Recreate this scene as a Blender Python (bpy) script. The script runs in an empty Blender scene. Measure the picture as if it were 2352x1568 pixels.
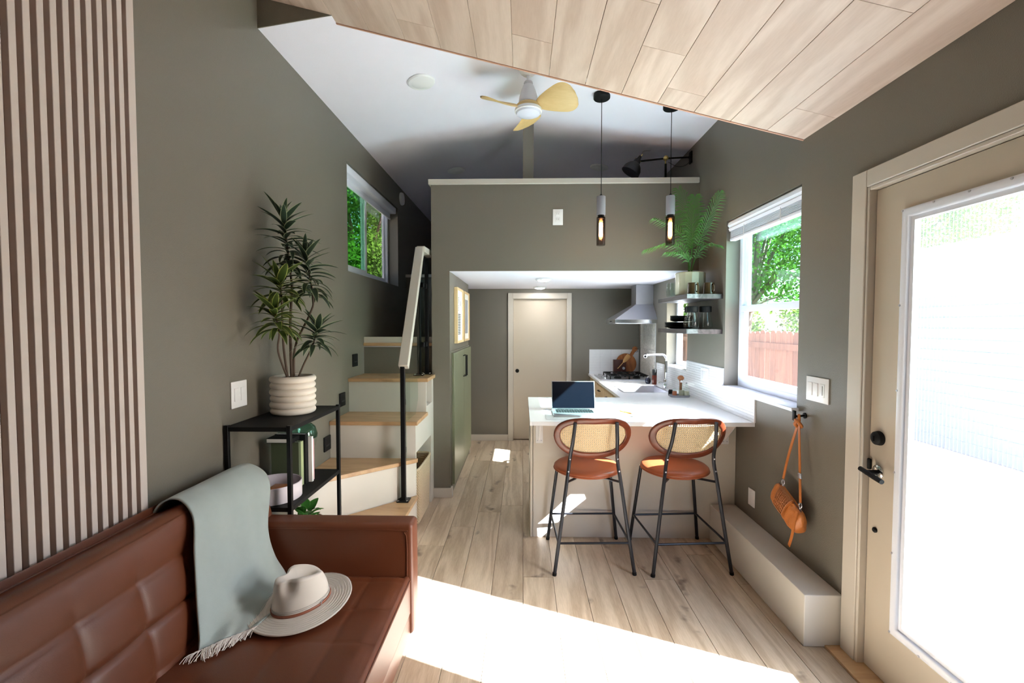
import bpy, math, random
from math import sin, cos, pi, radians, sqrt, atan2, exp
from mathutils import Vector, Matrix, noise

random.seed(7)
scene = bpy.context.scene
COL = scene.collection

# ------------------------------------------------------------------ camera, world, sun, exposure
cam_d = bpy.data.cameras.new('camera')
cam = bpy.data.objects.new('camera', cam_d)
COL.objects.link(cam)
cam.location = (0, 0, 1.6)
PITCH, YAW = math.atan(39 / 1045), math.atan(24 / 1045)
cam.rotation_euler = (pi / 2 - PITCH, 0, YAW)
cam_d.sensor_width = 36
cam_d.lens = 1045 / 2352 * 36
cam_d.clip_start = 0.05
scene.camera = cam

world = bpy.data.worlds.new('sky')
scene.world = world
world.use_nodes = True
wn = world.node_tree
wn.nodes.clear()
sky = wn.nodes.new('ShaderNodeTexSky')
sky.sky_type = 'NISHITA'
sky.sun_disc = False
sky.sun_elevation = radians(39)
sky.sun_rotation = radians(112)
sky.air_density = 0.8
sky.dust_density = 3.0
sky.ozone_density = 0.5
bgn = wn.nodes.new('ShaderNodeBackground')
bgn.inputs['Strength'].default_value = 0.40
won = wn.nodes.new('ShaderNodeOutputWorld')
wn.links.new(sky.outputs[0], bgn.inputs[0])
wn.links.new(bgn.outputs[0], won.inputs[0])

SUN_DIR = Vector((-1.0, 0.40, -0.877)).normalized()
sun_d = bpy.data.lights.new('sun', 'SUN')
sun_d.energy = 22.0
sun_d.angle = radians(0.6)
sun_d.color = (0.93, 0.955, 1.0)
sun = bpy.data.objects.new('sun', sun_d)
COL.objects.link(sun)
sun.rotation_euler = SUN_DIR.to_track_quat('-Z', 'Y').to_euler()
sun.location = (6, -3, 8)

scene.view_settings.view_transform = 'Standard'
scene.view_settings.look = 'None'
scene.view_settings.exposure = 2.25
scene.view_settings.gamma = 1.0
scene.view_settings.use_curve_mapping = False
cy = scene.cycles
cy.max_bounces = 14
cy.diffuse_bounces = 8
cy.glossy_bounces = 5
cy.transmission_bounces = 8
cy.transparent_max_bounces = 16
cy.sample_clamp_indirect = 12
cy.caustics_reflective = False
cy.caustics_refractive = False
cy.use_denoising = True

# ------------------------------------------------------------------ materials
def lin(c):
    c = c / 255.0
    return c / 12.92 if c <= 0.04045 else ((c + 0.055) / 1.055) ** 2.4
def rgb(r, g, b):
    return (lin(r), lin(g), lin(b), 1.0)

def newmat(name):
    m = bpy.data.materials.new(name)
    m.use_nodes = True
    nt = m.node_tree
    nt.nodes.clear()
    out = nt.nodes.new('ShaderNodeOutputMaterial')
    return m, nt, out

def principled(nt, out, col, rough=0.5, metal=0.0, spec=0.5):
    p = nt.nodes.new('ShaderNodeBsdfPrincipled')
    p.inputs['Base Color'].default_value = col
    p.inputs['Roughness'].default_value = rough
    p.inputs['Metallic'].default_value = metal
    p.inputs['Specular IOR Level'].default_value = spec
    nt.links.new(p.outputs[0], out.inputs[0])
    return p

def mat(name, col, rough=0.5, metal=0.0, spec=0.5, bump=0.0, bscale=200.0, var=0.0, vscale=6.0, coord='Object', sheen=0.0):
    m, nt, out = newmat(name)
    p = principled(nt, out, col, rough, metal, spec)
    N, L = nt.nodes, nt.links
    tc = N.new('ShaderNodeTexCoord')
    if sheen:
        p.inputs['Sheen Weight'].default_value = sheen
    n2 = N.new('ShaderNodeTexNoise')
    n2.inputs['Scale'].default_value = vscale
    n2.inputs['Detail'].default_value = 4
    L.new(tc.outputs[coord], n2.inputs['Vector'])
    mx = N.new('ShaderNodeMix')
    mx.data_type = 'RGBA'
    k = 1.0 - max(var, 0.02)
    mx.inputs[6].default_value = (col[0] * k, col[1] * k, col[2] * k, 1)
    k = 1.0 + max(var, 0.02)
    mx.inputs[7].default_value = (min(1, col[0] * k), min(1, col[1] * k), min(1, col[2] * k), 1)
    L.new(n2.outputs[0], mx.inputs[0])
    L.new(mx.outputs[2], p.inputs['Base Color'])
    if bump:
        n1 = N.new('ShaderNodeTexNoise')
        n1.inputs['Scale'].default_value = bscale
        n1.inputs['Detail'].default_value = 2
        L.new(tc.outputs[coord], n1.inputs['Vector'])
        b = N.new('ShaderNodeBump')
        b.inputs['Strength'].default_value = bump
        b.inputs['Distance'].default_value = 0.004
        L.new(n1.outputs[0], b.inputs['Height'])
        L.new(b.outputs[0], p.inputs['Normal'])
    return m

def wood(name, c_lo, c_hi, rough=0.45, along='Y', gscale=9.0, stretch=0.09, wav=0.6, knots=0.0, knotcol=(90, 65, 45), tone=0.10, bump=0.15):
    """Grain running along one object axis; each object gets its own offset and tone."""
    m, nt, out = newmat(name)
    p = principled(nt, out, c_lo, rough)
    N, L = nt.nodes, nt.links
    tc = N.new('ShaderNodeTexCoord')
    oi = N.new('ShaderNodeObjectInfo')
    mul = N.new('ShaderNodeVectorMath'); mul.operation = 'SCALE'
    mul.inputs[0].default_value = (37.1, 91.7, 53.3)
    L.new(oi.outputs['Random'], mul.inputs['Scale'])
    add = N.new('ShaderNodeVectorMath'); add.operation = 'ADD'
    L.new(tc.outputs['Object'], add.inputs[0]); L.new(mul.outputs[0], add.inputs[1])
    mp = N.new('ShaderNodeMapping')
    sc = {'X': (stretch, 1, 1), 'Y': (1, stretch, 1), 'Z': (1, 1, stretch)}[along]
    mp.inputs['Scale'].default_value = sc
    L.new(add.outputs[0], mp.inputs['Vector'])
    # broad figure
    n1 = N.new('ShaderNodeTexNoise'); n1.inputs['Scale'].default_value = gscale * 0.7; n1.inputs['Detail'].default_value = 3
    n1.inputs['Distortion'].default_value = 0.4
    L.new(mp.outputs[0], n1.inputs['Vector'])
    # growth rings out of the broad noise
    mm = N.new('ShaderNodeMath'); mm.operation = 'MULTIPLY'; mm.inputs[1].default_value = 34.0
    L.new(n1.outputs[0], mm.inputs[0])
    sn = N.new('ShaderNodeMath'); sn.operation = 'SINE'
    L.new(mm.outputs[0], sn.inputs[0])
    mr = N.new('ShaderNodeMapRange'); mr.inputs[1].default_value = -1; mr.inputs[2].default_value = 1
    L.new(sn.outputs[0], mr.inputs[0])
    # fine pores
    n2 = N.new('ShaderNodeTexNoise'); n2.inputs['Scale'].default_value = gscale * 22; n2.inputs['Detail'].default_value = 3
    L.new(mp.outputs[0], n2.inputs['Vector'])
    mixf = N.new('ShaderNodeMix'); mixf.data_type = 'FLOAT'; mixf.inputs[0].default_value = wav
    L.new(n2.outputs[0], mixf.inputs[2]); L.new(mr.outputs[0], mixf.inputs[3])
    cr = N.new('ShaderNodeMix'); cr.data_type = 'RGBA'
    cr.inputs[6].default_value = c_lo; cr.inputs[7].default_value = c_hi
    L.new(mixf.outputs[0], cr.inputs[0])
    last = cr.outputs[2]
    if knots:
        mp2 = N.new('ShaderNodeMapping')
        mp2.inputs['Scale'].default_value = {'X': (0.45, 1, 1), 'Y': (1, 0.45, 1), 'Z': (1, 1, 0.45)}[along]
        L.new(add.outputs[0], mp2.inputs['Vector'])
        nn = N.new('ShaderNodeTexNoise'); nn.inputs['Scale'].default_value = 9; nn.inputs['Detail'].default_value = 3
        L.new(add.outputs[0], nn.inputs['Vector'])
        wadd = N.new('ShaderNodeVectorMath'); wadd.operation = 'SCALE'; wadd.inputs['Scale'].default_value = 0.16
        L.new(nn.outputs['Color'], wadd.inputs[0])
        w2 = N.new('ShaderNodeVectorMath'); w2.operation = 'ADD'
        L.new(mp2.outputs[0], w2.inputs[0]); L.new(wadd.outputs[0], w2.inputs[1])
        vo = N.new('ShaderNodeTexVoronoi'); vo.inputs['Scale'].default_value = 5.4
        L.new(w2.outputs[0], vo.inputs['Vector'])
        kr = N.new('ShaderNodeMapRange'); kr.inputs[1].default_value = 0.04; kr.inputs[2].default_value = 0.26
        kr.inputs[3].default_value = knots; kr.inputs[4].default_value = 0.0
        kr.interpolation_type = 'SMOOTHSTEP'
        L.new(vo.outputs['Distance'], kr.inputs[0])
        kg = N.new('ShaderNodeMath'); kg.operation = 'GREATER_THAN'; kg.inputs[1].default_value = 0.22
        sp = N.new('ShaderNodeSeparateColor')
        L.new(vo.outputs['Color'], sp.inputs[0]); L.new(sp.outputs[0], kg.inputs[0])
        km = N.new('ShaderNodeMath'); km.operation = 'MULTIPLY'
        L.new(kr.outputs[0], km.inputs[0]); L.new(kg.outputs[0], km.inputs[1])
        km2 = N.new('ShaderNodeMath'); km2.operation = 'MULTIPLY'
        km3 = N.new('ShaderNodeMapRange'); km3.inputs[3].default_value = 0.45; km3.inputs[4].default_value = 1.0
        L.new(n2.outputs[0], km3.inputs[0])
        L.new(km.outputs[0], km2.inputs[0]); L.new(km3.outputs[0], km2.inputs[1])
        km = km2
        kc = N.new('ShaderNodeMix'); kc.data_type = 'RGBA'
        kc.inputs[7].default_value = rgb(*knotcol)
        L.new(km.outputs[0], kc.inputs[0]); L.new(last, kc.inputs[6])
        last = kc.outputs[2]
    # tone per piece
    tr = N.new('ShaderNodeMapRange'); tr.inputs[3].default_value = 1 - tone; tr.inputs[4].default_value = 1 + tone
    L.new(oi.outputs['Random'], tr.inputs[0])
    hs = N.new('ShaderNodeHueSaturation')
    L.new(tr.outputs[0], hs.inputs['Value']); L.new(last, hs.inputs['Color'])
    L.new(hs.outputs[0], p.inputs['Base Color'])
    b = N.new('ShaderNodeBump'); b.inputs['Strength'].default_value = bump; b.inputs['Distance'].default_value = 0.002
    L.new(mixf.outputs[0], b.inputs['Height']); L.new(b.outputs[0], p.inputs['Normal'])
    return m

def glass(name, tint=(1, 1, 1, 1), refl=0.9, ior=1.45, haze=0.0, hazecol=(1, 1, 1, 1)):
    """Thin pane: lets light straight through, with a mirror reflection by Fresnel."""
    m, nt, out = newmat(name)
    N, L = nt.nodes, nt.links
    tr = N.new('ShaderNodeBsdfTransparent'); tr.inputs[0].default_value = tint
    gl = N.new('ShaderNodeBsdfGlossy'); gl.inputs['Roughness'].default_value = 0.02
    lw = N.new('ShaderNodeLayerWeight'); lw.inputs[0].default_value = 0.5
    pw = N.new('ShaderNodeMath'); pw.operation = 'POWER'; pw.inputs[1].default_value = 4.5
    L.new(lw.outputs['Facing'], pw.inputs[0])
    mf = N.new('ShaderNodeMath'); mf.operation = 'MULTIPLY_ADD'; mf.inputs[1].default_value = 0.8 * refl; mf.inputs[2].default_value = 0.045 * refl
    L.new(pw.outputs[0], mf.inputs[0])
    base = tr.outputs[0]
    if haze:
        tl = N.new('ShaderNodeBsdfTranslucent'); tl.inputs[0].default_value = hazecol
        mh = N.new('ShaderNodeMixShader'); mh.inputs[0].default_value = haze
        L.new(tr.outputs[0], mh.inputs[1]); L.new(tl.outputs[0], mh.inputs[2])
        base = mh.outputs[0]
    mx = N.new('ShaderNodeMixShader')
    L.new(mf.outputs[0], mx.inputs[0]); L.new(base, mx.inputs[1]); L.new(gl.outputs[0], mx.inputs[2])
    L.new(mx.outputs[0], out.inputs[0])
    return m

def emit(name, col, strength):
    m, nt, out = newmat(name)
    e = nt.nodes.new('ShaderNodeEmission')
    e.inputs[0].default_value = col; e.inputs[1].default_value = strength
    nt.links.new(e.outputs[0], out.inputs[0])
    return m

M = {}
M['wall'] = mat('olive_wall_paint', rgb(116, 111, 101), 0.42, bump=0.35, bscale=260, var=0.03, vscale=1.5)
M['ceiling'] = mat('white_ceiling_paint', rgb(243, 240, 252), 0.7, bump=0.15, bscale=220)
M['trim'] = mat('cream_trim_paint', rgb(202, 194, 183), 0.38)
M['rail'] = mat('cream_rail_paint', rgb(200, 194, 184), 0.42)
M['doorpaint'] = mat('beige_door_paint', rgb(196, 184, 167), 0.4)
M['stair'] = mat('off_white_stair_paint', rgb(206, 201, 193), 0.45)
M['white'] = mat('white_plastic', rgb(238, 238, 240), 0.3)
M['vinyl'] = mat('white_window_vinyl', rgb(233, 237, 248), 0.3)
M['black'] = mat('black_metal', rgb(26, 26, 28), 0.38, 0.6)
M['blackmatte'] = mat('black_matte', rgb(17, 17, 18), 0.6, spec=0.25)
M['stoolmetal'] = mat('dark_grey_metal', rgb(52, 53, 58), 0.38, 0.7)
M['chrome'] = mat('chrome', rgb(225, 227, 230), 0.08, 1.0)
M['steel'] = mat('brushed_steel', rgb(206, 206, 214), 0.38, 1.0, bump=0.1, bscale=500)
M['floor'] = wood('oak_floor', rgb(156, 134, 109), rgb(216, 199, 177), 0.36, 'Y', 8, 0.10, 0.42, knots=1.0, knotcol=(74, 55, 44), tone=0.12)
M['clad'] = wood('pale_oak_cladding', rgb(198, 172, 154), rgb(229, 208, 193), 0.5, 'Y', 6, 0.12, 0.55, tone=0.05)
M['cladedge'] = mat('cladding_edge', rgb(205, 158, 132), 0.6)
M['tread'] = wood('oak_tread', rgb(168, 130, 92), rgb(205, 170, 130), 0.4, 'X', 9, 0.10, 0.4, knots=0.5, tone=0.06)
M['slat'] = mat('beige_slat', rgb(203, 192, 186), 0.5)
M['slatback'] = mat('brown_slat_backing', rgb(142, 114, 100), 0.7)
M['leather'] = mat('cognac_leather', rgb(101, 55, 34), 0.42, bump=0.10, bscale=420, var=0.10, vscale=5)
M['leatherseat'] = mat('tan_stool_leather', rgb(152, 78, 44), 0.38, bump=0.06, bscale=400, var=0.08)
M['bagleather'] = mat('tan_bag_leather', rgb(196, 118, 58), 0.4, bump=0.3, bscale=120, var=0.15, vscale=20)
M['throw'] = mat('sage_throw', rgb(158, 170, 168), 0.9, bump=0.35, bscale=700, var=0.05, vscale=30, sheen=0.3)
M['fringe'] = mat('pale_fringe', rgb(222, 216, 210), 0.9)
M['hat'] = mat('ivory_felt', rgb(205, 199, 190), 0.9, bump=0.15, bscale=900, sheen=0.2)
M['hatband'] = mat('brown_band', rgb(140, 84, 62), 0.5)
M['quartz'] = mat('white_quartz', rgb(236, 238, 242), 0.22, var=0.03, vscale=4)
M['tile'] = mat('white_tile', rgb(238, 239, 243), 0.2, var=0.03, vscale=30)
M['grout'] = mat('pale_grout', rgb(206, 208, 213), 0.8)
M['stonetile'] = mat('grey_stone_tile', rgb(206, 202, 197), 0.4, var=0.5, vscale=45, bump=0.3, bscale=60)
M['panel'] = mat('warm_white_panel', rgb(206, 199, 188), 0.45)
M['cabinet'] = wood('light_maple', rgb(205, 178, 140), rgb(226, 203, 168), 0.45, 'Z', 6, 0.12, 0.3, tone=0.03)
M['green'] = mat('olive_cabinet_paint', rgb(117, 121, 98), 0.35)
M['shelfwood'] = wood('weathered_grey_wood', rgb(44, 38, 39), rgb(84, 76, 78), 0.4, 'Y', 14, 0.15, 0.6, tone=0.04)
M['walnut'] = wood('red_brown_walnut', rgb(82, 36, 22), rgb(124, 60, 36), 0.3, 'X', 10, 0.15, 0.4, tone=0.03)
M['cane'] = mat('woven_cane', rgb(226, 200, 158), 0.6, var=0.08, vscale=120)
M['concrete'] = mat('grey_concrete', rgb(150, 150, 160), 0.75, bump=0.2, bscale=150)
M['fanwood'] = wood('fan_blade_wood', rgb(205, 170, 110), rgb(226, 196, 140), 0.45, 'X', 6, 0.1, 0.3, tone=0.02)
M['pot'] = mat('ivory_ceramic', rgb(226, 218, 208), 0.6)
M['potgreen'] = mat('olive_glazed_ceramic', rgb(182, 178, 156), 0.15, var=0.1, vscale=20)
M['soil'] = mat('soil', rgb(52, 40, 32), 0.95, bump=0.6, bscale=80)
M['stem'] = mat('brown_stem', rgb(92, 76, 66), 0.8, bump=0.3, bscale=90)
M['mug'] = mat('amber_brown_glaze', rgb(66, 50, 32), 0.2, var=0.25, vscale=25)
M['glass'] = glass('clear_glass', (0.93, 0.97, 0.95, 1), 1.0)
M['pane'] = glass('window_pane', (0.93, 0.97, 0.96, 1), 0.75)
M['panegreen'] = glass('green_tinted_pane', (0.26, 0.40, 0.29, 1), 0.8)
M['smoked'] = glass('smoked_glass', (0.42, 0.36, 0.36, 1), 0.9)
M['flute'] = glass('fluted_glass', (0.94, 0.97, 1.0, 1), 0.7, haze=0.022, hazecol=(0.86, 0.93, 1, 1))
_nt = M['flute'].node_tree
_tr = [n for n in _nt.nodes if n.type == 'BSDF_TRANSPARENT'][0]
_lw = [n for n in _nt.nodes if n.type == 'LAYER_WEIGHT'][0]
_mr = _nt.nodes.new('ShaderNodeMapRange'); _mr.inputs[1].default_value = 0.05; _mr.inputs[2].default_value = 0.55
_mx = _nt.nodes.new('ShaderNodeMix'); _mx.data_type = 'RGBA'
_mx.inputs[6].default_value = (0.97, 0.98, 1.0, 1); _mx.inputs[7].default_value = (0.50, 0.66, 0.80, 1)
_nt.links.new(_lw.outputs['Facing'], _mr.inputs[0]); _nt.links.new(_mr.outputs[0], _mx.inputs[0]); _nt.links.new(_mx.outputs[2], _tr.inputs[0])
M['bowl'] = mat('lavender_white_ceramic', rgb(206, 200, 208), 0.5)
M['screen'] = mat('dark_screen', rgb(12, 14, 22), 0.12)
M['alu'] = mat('silver_aluminium', rgb(198, 200, 204), 0.35, 0.9)
M['paper'] = mat('white_paper', rgb(240, 238, 234), 0.8)
M['basket'] = mat('seagrass', rgb(196, 176, 148), 0.85, var=0.2, vscale=90, bump=0.4, bscale=120)
M['brass'] = mat('brass', rgb(196, 172, 110), 0.3, 1.0)
M['board'] = wood('acacia_board', rgb(146, 84, 44), rgb(184, 116, 68), 0.45, 'Z', 9, 0.2, 0.5)
M['fence'] = wood('redwood_board', rgb(104, 64, 50), rgb(146, 98, 78), 0.8, 'Z', 8, 0.1, 0.4, tone=0.15)
M['ground'] = mat('garden_ground', rgb(186, 178, 160), 0.95, bump=0.5, bscale=15, var=0.15, vscale=2)
M['bark'] = mat('tree_bark', rgb(92, 80, 66), 0.95, bump=0.6, bscale=30)
M['led'] = emit('led_diffuser', (1.0, 0.98, 0.95, 1), 26.0)
M['filament'] = emit('warm_filament', (1.0, 0.64, 0.34, 1), 28.0)
M['framewood'] = wood('pale_pine', rgb(222, 190, 140), rgb(238, 212, 168), 0.5, 'Z', 8, 0.1, 0.3)
M['orange'] = mat('orange_pencil', rgb(226, 140, 50), 0.5)
M['redbrown'] = mat('amber_bottle', rgb(96, 34, 22), 0.15)
M['navy'] = mat('navy_glaze', rgb(30, 34, 52), 0.15)
M['booka'] = mat('olive_book_cloth', rgb(72, 82, 60), 0.7)
M['bookb'] = mat('pale_green_spine', rgb(168, 180, 138), 0.7)
M['bookc'] = mat('yellow_spine', rgb(198, 190, 70), 0.7)
M['bookd'] = mat('pink_spine', rgb(196, 150, 160), 0.7)

def leafmat(name, c_mid, c_edge, edge_at=0.62, transl=0.25, rough=0.4):
    m, nt, out = newmat(name)
    N, L = nt.nodes, nt.links
    p = N.new('ShaderNodeBsdfPrincipled'); p.inputs['Roughness'].default_value = rough
    uv = N.new('ShaderNodeUVMap')
    sp = N.new('ShaderNodeSeparateXYZ'); L.new(uv.outputs[0], sp.inputs[0])
    s1 = N.new('ShaderNodeMath'); s1.operation = 'SUBTRACT'; s1.inputs[1].default_value = 0.5
    L.new(sp.outputs[0], s1.inputs[0])
    ab = N.new('ShaderNodeMath'); ab.operation = 'ABSOLUTE'; L.new(s1.outputs[0], ab.inputs[0])
    mr = N.new('ShaderNodeMapRange'); mr.inputs[1].default_value = edge_at * 0.5; mr.inputs[2].default_value = edge_at * 0.5 + 0.09
    L.new(ab.outputs[0], mr.inputs[0])
    mx = N.new('ShaderNodeMix'); mx.data_type = 'RGBA'
    mx.inputs[6].default_value = c_mid; mx.inputs[7].default_value = c_edge
    L.new(mr.outputs[0], mx.inputs[0])
    oi = N.new('ShaderNodeObjectInfo')
    tr = N.new('ShaderNodeMapRange'); tr.inputs[3].default_value = 0.75; tr.inputs[4].default_value = 1.25
    L.new(oi.outputs['Random'], tr.inputs[0])
    hs = N.new('ShaderNodeHueSaturation'); L.new(tr.outputs[0], hs.inputs['Value']); L.new(mx.outputs[2], hs.inputs['Color'])
    L.new(hs.outputs[0], p.inputs['Base Color'])
    tl = N.new('ShaderNodeBsdfTranslucent'); L.new(hs.outputs[0], tl.inputs[0])
    ms = N.new('ShaderNodeMixShader'); ms.inputs[0].default_value = transl
    L.new(p.outputs[0], ms.inputs[1]); L.new(tl.outputs[0], ms.inputs[2])
    L.new(ms.outputs[0], out.inputs[0])
    return m
M['leaf'] = leafmat('variegated_leaf', rgb(50, 68, 52), rgb(184, 194, 152), 0.74)
M['leafgreen'] = leafmat('yellow_green_leaf', rgb(72, 92, 44), rgb(188, 198, 110), 0.72)
M['palm'] = leafmat('palm_leaf', rgb(84, 142, 66), rgb(128, 182, 98), 0.7, 0.35)
M['houseplant'] = leafmat('glossy_green_leaf', rgb(64, 120, 52), rgb(96, 150, 70), 0.8, 0.3, 0.25)
def treeleaf(name, a, b):
    m, nt, out = newmat(name)
    N, L = nt.nodes, nt.links
    tc = N.new('ShaderNodeTexCoord')
    no = N.new('ShaderNodeTexNoise'); no.inputs['Scale'].default_value = 1.7; no.inputs['Detail'].default_value = 5
    L.new(tc.outputs['Object'], no.inputs['Vector'])
    mx = N.new('ShaderNodeMix'); mx.data_type = 'RGBA'; mx.inputs[6].default_value = a; mx.inputs[7].default_value = b
    L.new(no.outputs[0], mx.inputs[0])
    d = N.new('ShaderNodeBsdfDiffuse'); L.new(mx.outputs[2], d.inputs[0])
    t = N.new('ShaderNodeBsdfTranslucent'); L.new(mx.outputs[2], t.inputs[0])
    ms = N.new('ShaderNodeMixShader'); ms.inputs[0].default_value = 0.45
    L.new(d.outputs[0], ms.inputs[1]); L.new(t.outputs[0], ms.inputs[2]); L.new(ms.outputs[0], out.inputs[0])
    return m
M['foliage'] = treeleaf('tree_foliage', rgb(34, 74, 28), rgb(98, 136, 52))
M['foliageb'] = treeleaf('tree_foliage_dark', rgb(30, 60, 32), rgb(74, 104, 56))

# ------------------------------------------------------------------ mesh builder
ORG = {}
def org_of(o):
    while o is not None:
        if o.name in ORG:
            return ORG[o.name]
        o = o.parent
    return Vector((0, 0, 0))

class B:
    def __init__(s):
        s.v = []; s.f = []; s.uv = None
    def add(s, vs, fs, T=None):
        k = len(s.v)
        for p in vs:
            p = Vector(p)
            s.v.append(T @ p if T is not None else p)
        for f in fs:
            s.f.append(tuple(i + k for i in f))
        return s
    def box(s, x0, y0, z0, x1, y1, z1, T=None):
        x0, x1 = min(x0, x1), max(x0, x1); y0, y1 = min(y0, y1), max(y0, y1); z0, z1 = min(z0, z1), max(z0, z1)
        return s.add([(x0, y0, z0), (x1, y0, z0), (x1, y1, z0), (x0, y1, z0), (x0, y0, z1), (x1, y0, z1), (x1, y1, z1), (x0, y1, z1)],
                     [(0, 3, 2, 1), (4, 5, 6, 7), (0, 1, 5, 4), (1, 2, 6, 5), (2, 3, 7, 6), (3, 0, 4, 7)], T)
    def prism(s, poly, z0, z1, T=None):
        """polygon in XY (counter-clockwise) extruded z0..z1"""
        n = len(poly)
        vs = [(p[0], p[1], z0) for p in poly] + [(p[0], p[1], z1) for p in poly]
        fs = [tuple(range(n - 1, -1, -1)), tuple(range(n, 2 * n))]
        fs += [(i, (i + 1) % n, n + (i + 1) % n, n + i) for i in range(n)]
        return s.add(vs, fs, T)
    def prism_y(s, poly, y0, y1):
        """polygon in XZ extruded along Y"""
        n = len(poly)
        vs = [(p[0], y0, p[1]) for p in poly] + [(p[0], y1, p[1]) for p in poly]
        fs = [tuple(range(n)), tuple(range(2 * n - 1, n - 1, -1))]
        fs += [(i, n + i, n + (i + 1) % n, (i + 1) % n) for i in range(n)]
        return s.add(vs, fs)
    def tube(s, pts, r, n=10, cap=True, closed=False):
        pts = [Vector(p) for p in pts]
        m = len(pts)
        rs = r if isinstance(r, (list, tuple)) else [r] * m
        tang = []
        for i in range(m):
            if closed:
                t = pts[(i + 1) % m] - pts[i - 1]
            else:
                t = pts[min(i + 1, m - 1)] - pts[max(i - 1, 0)]
            tang.append(t.normalized())
        up = Vector((0, 0, 1)) if abs(tang[0].z) < 0.9 else Vector((1, 0, 0))
        a = tang[0].cross(up).normalized()
        k = len(s.v)
        for i in range(m):
            a = (a - tang[i] * a.dot(tang[i])).normalized()
            b = tang[i].cross(a)
            for j in range(n):
                th = 2 * pi * j / n
                s.v.append(pts[i] + (a * cos(th) + b * sin(th)) * rs[i])
        for i in range(m if closed else m - 1):
            i2 = (i + 1) % m
            for j in range(n):
                j2 = (j + 1) % n
                s.f.append((k + i * n + j, k + i * n + j2, k + i2 * n + j2, k + i2 * n + j))
        if cap and not closed:
            s.f.append(tuple(k + j for j in range(n - 1, -1, -1)))
            s.f.append(tuple(k + (m - 1) * n + j for j in range(n)))
        return s
    def lathe(s, prof, c=(0, 0, 0), n=32, T=None, sx=1.0, sy=1.0):
        """profile [(r, z)] revolved about z through c"""
        vs = []; fs = []
        m = len(prof)
        for (r, z) in prof:
            for j in range(n):
                th = 2 * pi * j / n
                vs.append((r * cos(th) * sx, r * sin(th) * sy, z))
        for i in range(m - 1):
            for j in range(n):
                j2 = (j + 1) % n
                fs.append((i * n + j, i * n + j2, (i + 1) * n + j2, (i + 1) * n + j))
        if prof[0][0] > 1e-6:
            fs.append(tuple(range(n - 1, -1, -1)))
        if prof[-1][0] > 1e-6:
            fs.append(tuple((m - 1) * n + j for j in range(n)))
        TT = Matrix.Translation(Vector(c))
        if T is not None:
            TT = TT @ T
        return s.add(vs, fs, TT)
    def cyl(s, p0, p1, r, n=16, r1=None):
        return s.tube([p0, p1], [r, r if r1 is None else r1], n)
    def grid(s, fn, nu, nv, cu=False, cv=False, flip=False):
        k = len(s.v)
        NU = nu if cu else nu + 1
        NV = nv if cv else nv + 1
        for i in range(NU):
            for j in range(NV):
                s.v.append(Vector(fn(i / nu, j / nv)))
        for i in range(nu):
            for j in range(nv):
                a = k + i * NV + j; b = k + ((i + 1) % NU) * NV + j
                c = k + ((i + 1) % NU) * NV + (j + 1) % NV; d = k + i * NV + (j + 1) % NV
                s.f.append((a, d, c, b) if flip else (a, b, c, d))
        return s
    def rbox(s, x0, y0, z0, x1, y1, z1, r=0.01, T=None, seg=2):
        """box with rounded edges (all twelve) as a deformed grid-sphere"""
        x0, x1 = min(x0, x1), max(x0, x1); y0, y1 = min(y0, y1), max(y0, y1); z0, z1 = min(z0, z1), max(z0, z1)
        r = min(r, (x1 - x0) / 2, (y1 - y0) / 2, (z1 - z0) / 2)
        def ax(a, b):
            o = []
            for q in range(seg + 1):
                o.append((a + r, -cos(pi / 2 * q / seg) if q < seg else 0.0, 0))
            o = [(a + r, -(1 - q / seg)) for q in range(seg + 1)] + [(b - r, q / seg) for q in range(seg + 1)]
            return o
        X, Y, Z = ax(x0, x1), ax(y0, y1), ax(z0, z1)
        n = len(X)
        idx = {}
        vs = []; fs = []
        def vid(i, j, k):
            key = (i, j, k)
            if key not in idx:
                c = Vector((X[i][0], Y[j][0], Z[k][0]))
                d = Vector((X[i][1], Y[j][1], Z[k][1]))
                d = Vector([sin(max(-1, min(1, q)) * pi / 4) / sin(pi / 4) for q in d])
                d.normalize()
                idx[key] = len(vs); vs.append(c + d * r)
            return idx[key]
        for a in range(n - 1):
            for b in range(n - 1):
                fs.append((vid(a, b, 0), vid(a, b + 1, 0), vid(a + 1, b + 1, 0), vid(a + 1, b, 0)))
                fs.append((vid(a, b, n - 1), vid(a + 1, b, n - 1), vid(a + 1, b + 1, n - 1), vid(a, b + 1, n - 1)))
                fs.append((vid(a, 0, b), vid(a + 1, 0, b), vid(a + 1, 0, b + 1), vid(a, 0, b + 1)))
                fs.append((vid(a, n - 1, b), vid(a, n - 1, b + 1), vid(a + 1, n - 1, b + 1), vid(a + 1, n - 1, b)))
                fs.append((vid(0, a, b), vid(0, a, b + 1), vid(0, a + 1, b + 1), vid(0, a + 1, b)))
                fs.append((vid(n - 1, a, b), vid(n - 1, a + 1, b), vid(n - 1, a + 1, b + 1), vid(n - 1, a, b + 1)))
        return s.add(vs, fs, T)
    def mesh(s, name, m, off=Vector((0, 0, 0)), angle=35):
        me = bpy.data.meshes.new(name)
        me.from_pydata([tuple(p - off) for p in s.v], [], s.f)
        if isinstance(m, str):
            m = M[m]
        me.materials.append(m)
        if s.uv is not None:
            ul = me.uv_layers.new(name='UVMap')
            for li, lp in enumerate(me.loops):
                ul.data[li].uv = s.uv[lp.vertex_index]
        me.polygons.foreach_set('use_smooth', [True] * len(me.polygons))
        me.set_sharp_from_angle(angle=radians(angle))
        me.update()
        return me
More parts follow.
